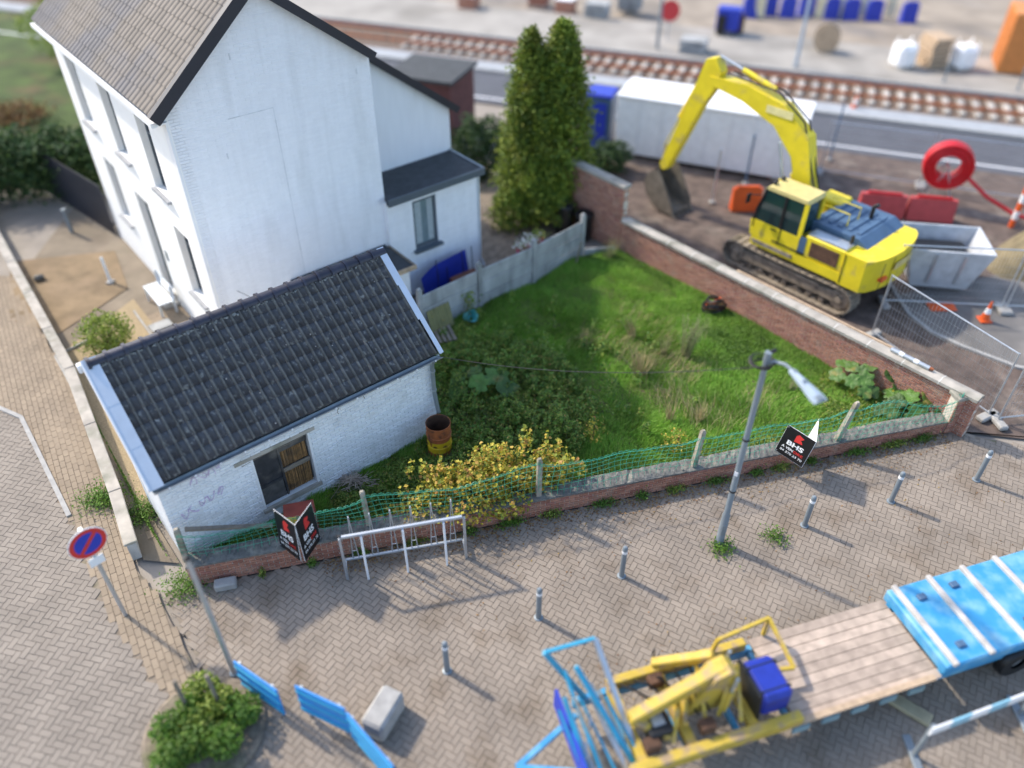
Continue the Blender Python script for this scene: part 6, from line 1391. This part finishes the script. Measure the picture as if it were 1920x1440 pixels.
# ------------------------------------------------------------------ trailer with machine, bottom right
tA = V((1.75, 5.5, 0)); ta = R(17.3); dR = V((math.cos(ta), math.sin(ta), 0)); nR = V((-math.sin(ta), math.cos(ta), 0))
def TR(s, n, z=0.0): return tA + dR * s + nR * n + V((0, 0, z))
AR = (dR, nR, ZU); WT = 1.62
trl = thing('flatbed_trailer', 'long blue flatbed trailer with plank deck at the bottom right', 'trailer', TR(4, .8))
for n_ in (.12, WT - .12): MB().box(TR(5.2, n_, .62), (11.0, .1, .2), ax=AR).build('side_beam', m_skyblue, trl)
for i in range(12): MB().box(TR(.3 + i * .9, WT / 2, .62), (.08, WT - .35, .14), ax=AR).build('cross_beam', m_skyblue, trl)
for i in range(9): MB().box(TR(4.45, .09 + i * .18, .75), (2.8, .168, .045), ax=AR).build('deck_plank', m_pallet, trl)
for i in range(5): MB().box(TR(3.1 + i * .56, -.03, .66), (.3, .04, .16), ax=AR).build('side_block', mat('teal_grey_block', (.2, .3, .33), .7) if i == 0 else bpy.data.materials['teal_grey_block'], trl)
MB().box(TR(4.4, .02, .80), (2.6, .1, .05), ax=AR).build('edge_board', m_lightwood, trl)
for s_ in (7.6, 8.5):
    for n_ in (.05, WT - .05):
        w_ = MB().lathe([(.14, -.1), (.34, -.1), (.37, -.06), (.37, .06), (.34, .1), (.14, .1)], TR(s_, n_, .37), 22, (dR, ZU, nR)).build('tyre', m_black, trl, smooth=True)
        MB().lathe([(0, -.05), (.15, -.05), (.15, .05), (0, .05)], TR(s_, n_, .37), 16, (dR, ZU, nR)).build('rim', m_galv, w_)
for n_ in (.3, WT - .3): MB().bar(TR(-.3, n_, .55), TR(-1.5, WT / 2, .5), .09).build('drawbar', m_skyblue, trl)
# ribbed blue panel on the trailer
rp = thing('blue_ribbed_panel', 'worn sky blue steel panel with pale cross ribs on the trailer', 'steel panel', TR(8, .8, .78))
MB().box(TR(8.0, WT / 2, .93), (4.3, WT + .02, .26), ax=AR, bev=.03).build('panel_body', m_skyblue, rp)
for i in range(6): MB().box(TR(6.0 + i * .75, WT / 2, 1.09), (.1, WT + .06, .09), ax=AR, bev=.015).build('rib', mat('pale_rib_paint', (.5, .46, .42), .7, var=.2) if i == 0 else bpy.data.materials['pale_rib_paint'], rp)
for (s_, n_) in ((6.35, .3), (6.35, 1.3), (7.85, .35), (7.1, 1.35)): MB().box(TR(s_, n_, 1.08), (.16, .12, .06), ax=AR, bev=.01).build('lug', m_hood, rp)
# yellow machine
ym = thing('yellow_crane_unit', 'yellow hydraulic crane unit with blue engine cover on the trailer', 'crane', TR(2.0, .8, .72))
MB().box(TR(1.6, .06, .86), (3.0, .18, .22), ax=AR, bev=.02).build('base_beam', m_yel2, ym); MB().box(TR(1.6, WT - .1, .86), (2.6, .16, .2), ax=AR, bev=.02).build('base_beam', m_yel2, ym)
for s_ in (.35, 1.2, 2.3): MB().box(TR(s_, WT / 2, .84), (.16, WT - .3, .16), ax=AR).build('cross_member', m_yel2, ym)
MB().prism([TR(1.2, .6, .9), TR(1.9, .6, .9), TR(2.1, .6, 1.75), TR(1.95, .6, 1.9), TR(1.7, .6, 1.8)], nR * .34).build('column', m_yel2, ym)
MB().bar(TR(1.95, .78, 1.8), TR(.35, .7, 1.2), .2, .22, bev=.02).build('crane_arm', m_yel2, ym); MB().bar(TR(1.9, 1.05, 1.72), TR(1.1, 1.5, 1.15), .16, .16, bev=.02).build('crane_arm', m_yel2, ym)
MB().bar(TR(.35, .7, 1.2), TR(.9, .35, .95), .14, .14, bev=.02).build('crane_tip', m_yel2, ym)
for (p, q) in ((TR(1.9, .5, 1.0), TR(2.05, .55, 1.75)), (TR(1.3, .9, 1.0), TR(.8, .85, 1.38)), (TR(2.0, .95, .95), TR(2.15, 1.0, 1.8))):
    o_ = MB().tube([p, p.lerp(q, .6)], .06, 10).build('ram', m_yel2, ym, smooth=True); MB().tube([p.lerp(q, .6), q], .03, 8).build('piston_rod', m_galv, o_, smooth=True)
for i in range(3): MB().tube([TR(1.5 + .1 * i, .55, .95), TR(1.3 + .1 * i, .7, 1.35 + .1 * i), TR(1.9, .85, 1.85)], .018, 6).build('hose', m_black, ym)
k = TR(2.72, WT / 2 - .02, 0)
ecv = MB().box(TR(2.7, .6, 1.16), (.56, .74, .52), ax=AR, bev=.07).build('engine_cover', m_tarp, ym, smooth=True)
for q in (.38, .82): MB().box(TR(2.7, q, 1.165), (.58, .035, .535), ax=AR, bev=.03).build('cover_strap', m_black, ecv)
MB().box(TR(2.99, .6, 1.1), (.02, .14, .06), ax=AR, bev=.005).build('cover_latch', m_galv, ecv)
MB().prism([TR(2.36, .2, .82), TR(2.36, 1.0, .82), TR(2.36, 1.0, 1.46), TR(2.36, .3, 1.46)], dR * .05).build('cover_back', m_black, ym)
for (p, q) in ((TR(2.3, 1.5, 1.3), TR(3.35, 1.62, 1.3)), (TR(3.35, 1.62, 1.3), TR(3.35, .75, 1.1)), (TR(2.3, .95, 1.1), TR(3.35, .75, 1.1)), (TR(3.35, 1.62, 1.3), TR(3.35, 1.62, .8)), (TR(2.3, 1.5, 1.3), TR(2.2, 1.5, .8))): MB().bar(p, q, .06, .06).build('guard_rail', m_yel2, ym)
MB().box(TR(.75, .6, 1.02), (.4, .5, .26), ax=AR, bev=.02).build('valve_block', m_black, ym); MB().box(TR(.75, .6, 1.17), (.2, .24, .05), ax=AR).build('valve_cover', m_galv, ym)
for (s_, n_) in ((.3, 1.35), (1.15, 1.55)): MB().tube([TR(s_, n_, .9), TR(s_, n_ + .05, 1.4)], .018, 6).build('control_lever', m_black, ym)
# upright blue frames at the front of the trailer
fr2 = thing('blue_rack_frame', 'leaning turquoise and silver steel frames at the trailer end', 'steel frame', TR(-.3, .8, .7))
for (s0_, n0, s1_, n1, z1, m_, w_) in ((-.1, 1.5, -.75, 1.75, 2.0, m_cyan, .07), (.25, .2, -.35, 1.4, 1.95, m_cyan, .07), (.35, .3, .1, 1.75, 2.0, m_galv, .08), (-.5, .1, -.6, 1.2, 1.5, m_cyan, .06), (-.3, .05, -.5, 1.5, 1.75, m_cyan, .05), (.1, .05, -.1, 1.3, 1.5, m_galv, .035), (-.65, .2, -.25, .9, 1.25, m_galv, .035)):
    MB().bar(TR(s0_, n0, .72), TR(s1_, n1, z1), w_, w_).build('strut', m_, fr2)
for k in range(7): MB().bar(TR(-.55 + .16 * k, .1 + .05 * (k % 3), .72), TR(-.72 + .13 * k, 1.1 + .12 * (k % 2), 1.35 + .12 * (k % 3)), .035, .035).build('strut', (m_cyan, m_galv, m_lightwood)[k % 3], fr2)
for k in range(5):
    MB().bar(TR(.9 + .3 * k, .25 + .2 * (k % 2), .95), TR(1.1 + .28 * k, .6 + .25 * (k % 3), 1.3 + .08 * k), .06, .05).build('bracket', m_yel2, ym)
    MB().tube([TR(.5 + .25 * k, 1.4, .95), TR(.6 + .25 * k, 1.2, 1.12 + .05 * k), TR(.9 + .2 * k, .95, 1.0)], .022, 6).build('hose', m_black, ym)
for (s_, n_, z_) in ((.55, .3, 1.0), (1.05, 1.25, 1.05), (1.5, .3, 1.05)): MB().box(TR(s_, n_, z_), (.26, .2, .2), ax=AR, bev=.02).build('pump_block', m_rustin, ym)
MB().bar(TR(-.75, 1.75, 2.0), TR(.1, 1.75, 2.0), .05, .05).build('top_bar', m_cyan, fr2); MB().box(TR(-.6, .75, .9), (.05, 1.6, .5), ax=AR).build('end_board', m_blue, fr2)
# striped barrier in the corner
b0, b1 = at(1745, 1372, .95), at(1960, 1290, .95); sb = thing('striped_barrier', 'blue and white striped road barrier in the bottom right corner', 'barrier', V((b0.x, b0.y, 0)))
d = (b1 - b0); n_ = 6
for i in range(n_): MB().bar(b0 + d * (i / n_), b0 + d * ((i + 1) / n_), .03, .22).build('stripe', m_white if i % 2 == 0 else mat('pale_blue_stripe', (.25, .5, .62), .5) if i == 1 else bpy.data.materials.get('pale_blue_stripe', m_white), sb)
for q in (0.02, .98):
    e = b0 + d * q; MB().bar(V((e.x, e.y + .04, 0)), e + V((0, .04, .1)), .06, .06, up=(1, 0, 0)).build('leg', m_grey, sb); MB().box(V((e.x, e.y + .04, .03)), (.14, .7, .06), bev=.01).build('foot', m_grey, sb)
c = at(1700, 1330); MB().bar(c + V((-.35, .3, .06)), c + V((.3, -.25, .06)), .25, .1, bev=.02).build('rubber_ramp', mat('yellow_edge_rubber', (.35, .31, .2), .8), base=c, label='yellow edged rubber ramp on the paving below the trailer', category='ramp')
# blue barrier boards bottom left
for i, (p, q, lab) in enumerate((((447, 1262), (527, 1318), 'blue barrier board beside the plant bed'), ((560, 1308), (652, 1352), 'blue barrier board in the middle of the bottom row'), ((655, 1358), (742, 1460), 'blue barrier board nearest the bottom edge'))):
    A__, B__ = at(*p, .6), at(*q, .6); t_ = thing('blue_barrier_board', lab, 'barrier', V((A__.x, A__.y, 0)), 'blue barrier boards bottom left'); MB().bar(A__, B__, .04, .8, bev=.01).build('board', mat('bright_blue_board', (.03, .25, .62), .5, var=.08) if i == 0 else bpy.data.materials['bright_blue_board'], t_)
    for dz in (-.28, 0, .28): MB().bar(A__ + V((0, -.03, dz)), B__ + V((0, -.03, dz)), .03, .05, bev=.008).build('rib', m_cyan, t_)
    for e in (A__.lerp(B__, .12), A__.lerp(B__, .88)): MB().tube([V((e.x, e.y + .04, 0)), V((e.x, e.y + .04, .98))], .025, 8).build('leg', m_galv, t_, smooth=True)
c = at(722, 1350); gb = thing('granite_block', 'pale grey granite seat block on the paving near the blue boards', 'block', c); MB().box(c + ZU * .24, (.42, .75, .48), rz=R(-25), bev=.05).build('block', m_kerb, gb); MB().box(c + ZU * .02, (.36, .68, .05), rz=R(-25)).build('plinth', m_grey, gb)

# ------------------------------------------------------------------ garden things on the left
df = thing('dark_slat_fence', 'dark slatted garden fence running away from the house corner', 'fence', W(S0 - .1, TB))
p, q = W(S0 - .1, TB + .1), W(S0 - 1.0, TB + 5.2); d = (q - p); n_ = 26
for i in range(n_): MB().box(p + d * ((i + .5) / n_) + ZU * .9, (d.length / n_ * .82, .025, 1.75), rz=math.atan2(d.y, d.x)).build('slat', m_dark_trim, df)
for z_ in (.4, 1.4): MB().bar(p + V((.05, .03, z_)), q + V((.05, .03, z_)), .05, .08).build('rail', m_dark_trim, df)
c = at(318, 570); gbn = thing('garden_bench', 'pale grey garden bench against the white facade', 'bench', c); bd2 = bX; bs = -aX
for i in range(4): MB().box(c + bs * (.05 + .11 * i) + ZU * .45, (.09, 1.3, .03), ax=AX3).build('seat_slat', m_flash, gbn)
for i in range(3): MB().box(c + bs * -.05 + ZU * (.58 + .13 * i), (.025, 1.3, .09), ax=AX3).build('back_slat', m_flash, gbn)
for s_ in (-.55, .55):
    for e in (-.02, .4): MB().bar(c + bX * s_ + bs * e, c + bX * s_ + bs * e + ZU * (.9 if e < 0 else .44), .05, .05, up=(1, 0, 0)).build('leg', m_flash, gbn)
c = at(208, 530); pt_ = thing('patio_post', 'short pale post leaning on the garden terrace', 'post', c); MB().bar(c, c + V((-.1, .15, .8)), .08, .08).build('post', m_flash, pt_); MB().box(c + ZU * .03, (.2, .2, .06)).build('foot', m_kerb, pt_)
c = at(135, 435) ; pt_ = thing('patio_post', 'small dark post at the corner of the soil bed', 'post', c); MB().bar(c, c + V((0, 0, .8)), .1, .1, up=(1, 0, 0)).build('post', m_grey, pt_); MB().box(c + ZU * .82, (.14, .14, .05)).build('cap', m_grey, pt_)
c = at(75, 525); st2 = thing('stone', 'dark stone on the bare soil bed', 'stone', c); MB().box(c + ZU * .08, (.3, .22, .18), rz=.5, bev=.06).build('rock', m_rough, st2)
c = at(302, 612); MB().box(c + ZU * .03, (.6, .4, .06), rz=TH, bev=.01).build('paving_slab', m_conc, base=c, label='loose grey slab behind the shed ridge near the house', category='slab')

# ------------------------------------------------------------------ clutter on the far platform and the site
def cone_(c, lab):
    t_ = thing('traffic_cone', lab, 'traffic cone', c, 'orange cones on the building site')
    MB().box(V(c) + ZU * .02, (.34, .34, .04), bev=.01).build('cone_base', m_orange, t_)
    MB().lathe([(.13, .04), (.09, .25)], c, 14).build('cone_body', m_orange, t_, smooth=True); MB().lathe([(.09, .25), (.06, .42)], c, 14).build('white_band', m_white, t_, smooth=True); MB().lathe([(.06, .42), (.025, .62), (0, .63)], c, 14).build('cone_tip', m_orange, t_, smooth=True)
for p_, lab in (((1640, 455), 'orange cone just right of the excavator hood'), ((1600, 205), 'orange cone on the far road verge'), ((1845, 600), 'orange cone on the asphalt at the right edge'), ((1445, 330), 'orange cone in front of the white site cabin')): cone_(at(*p_), lab)
for i, (px_, py_, n_, lab) in enumerate(((1120, 30, 5, 'low stack of grey slabs on the far ground above the conifer'), (1180, 18, 7, 'taller stack of grey slabs left of the red round sign'), (1300, 95, 4, 'stack of grey slabs at the platform edge above the boom'))):
    c = at(px_, py_, .25); t_ = thing('slab_stack', lab, 'slab stack', c)
    for k in range(n_): MB().box(c + V((random.uniform(-.04, .04), 0, .08 + k * .15)), (1.3, 1.0, .12), rz=r20, bev=.015).build('slab', m_conc, t_)
c = at(1545, 95, .25); cd = thing('cable_drum', 'brown wooden cable drum on the far platform', 'cable drum', c); axd = (V((.94, -.34, 0)), ZU, V((.34, .94, 0)))
for q in (-.35, .35): MB().lathe([(0, -.03), (.62, -.03), (.62, .03), (0, .03)], c + ZU * .62 + axd[2] * q, 22, axd).build('drum_flange', m_lightwood, cd)
MB().lathe([(.38, -.32), (.38, .32)], c + ZU * .62, 20, axd).build('cable_wrap', m_black, cd)
for i, (px_, py_) in enumerate(((1010, 12), (1060, 28), (880, 20))):
    c = at(px_, py_, .05); t_ = thing('rubble_pallet', ['pallet of red bricks at the top edge above the conifer', 'pallet of red bricks right of the conifer tips', 'pallet of red bricks left of the conifer tips'][i], 'brick pallet', c)
    MB().box(c + ZU * .07, (1.2, 1.0, .14), rz=r20).build('pallet', m_pallet, t_); MB().box(c + ZU * .5, (1.05, .9, .7), rz=r20, bev=.02).build('brick_load', m_brick, t_); MB().box(c + ZU * .88, (1.0, .85, .06), rz=r20).build('cover', m_bag, t_)
for i in range(5):
    c = T(6 + i * 3.1, 42.0, .25); t_ = thing('platform_post', ['first short post on the platform edge from the left', 'second short post on the platform edge', 'third short post on the platform edge', 'fourth short post on the platform edge', 'last short post on the platform edge at the right'][i], 'post', c)
    MB().tube([c, c + ZU * 1.1], .05, 8).build('post', m_grey, t_); MB().lathe([(.1, 0), (.1, .03), (.05, .05)], c, 10).build('foot', m_grey, t_)
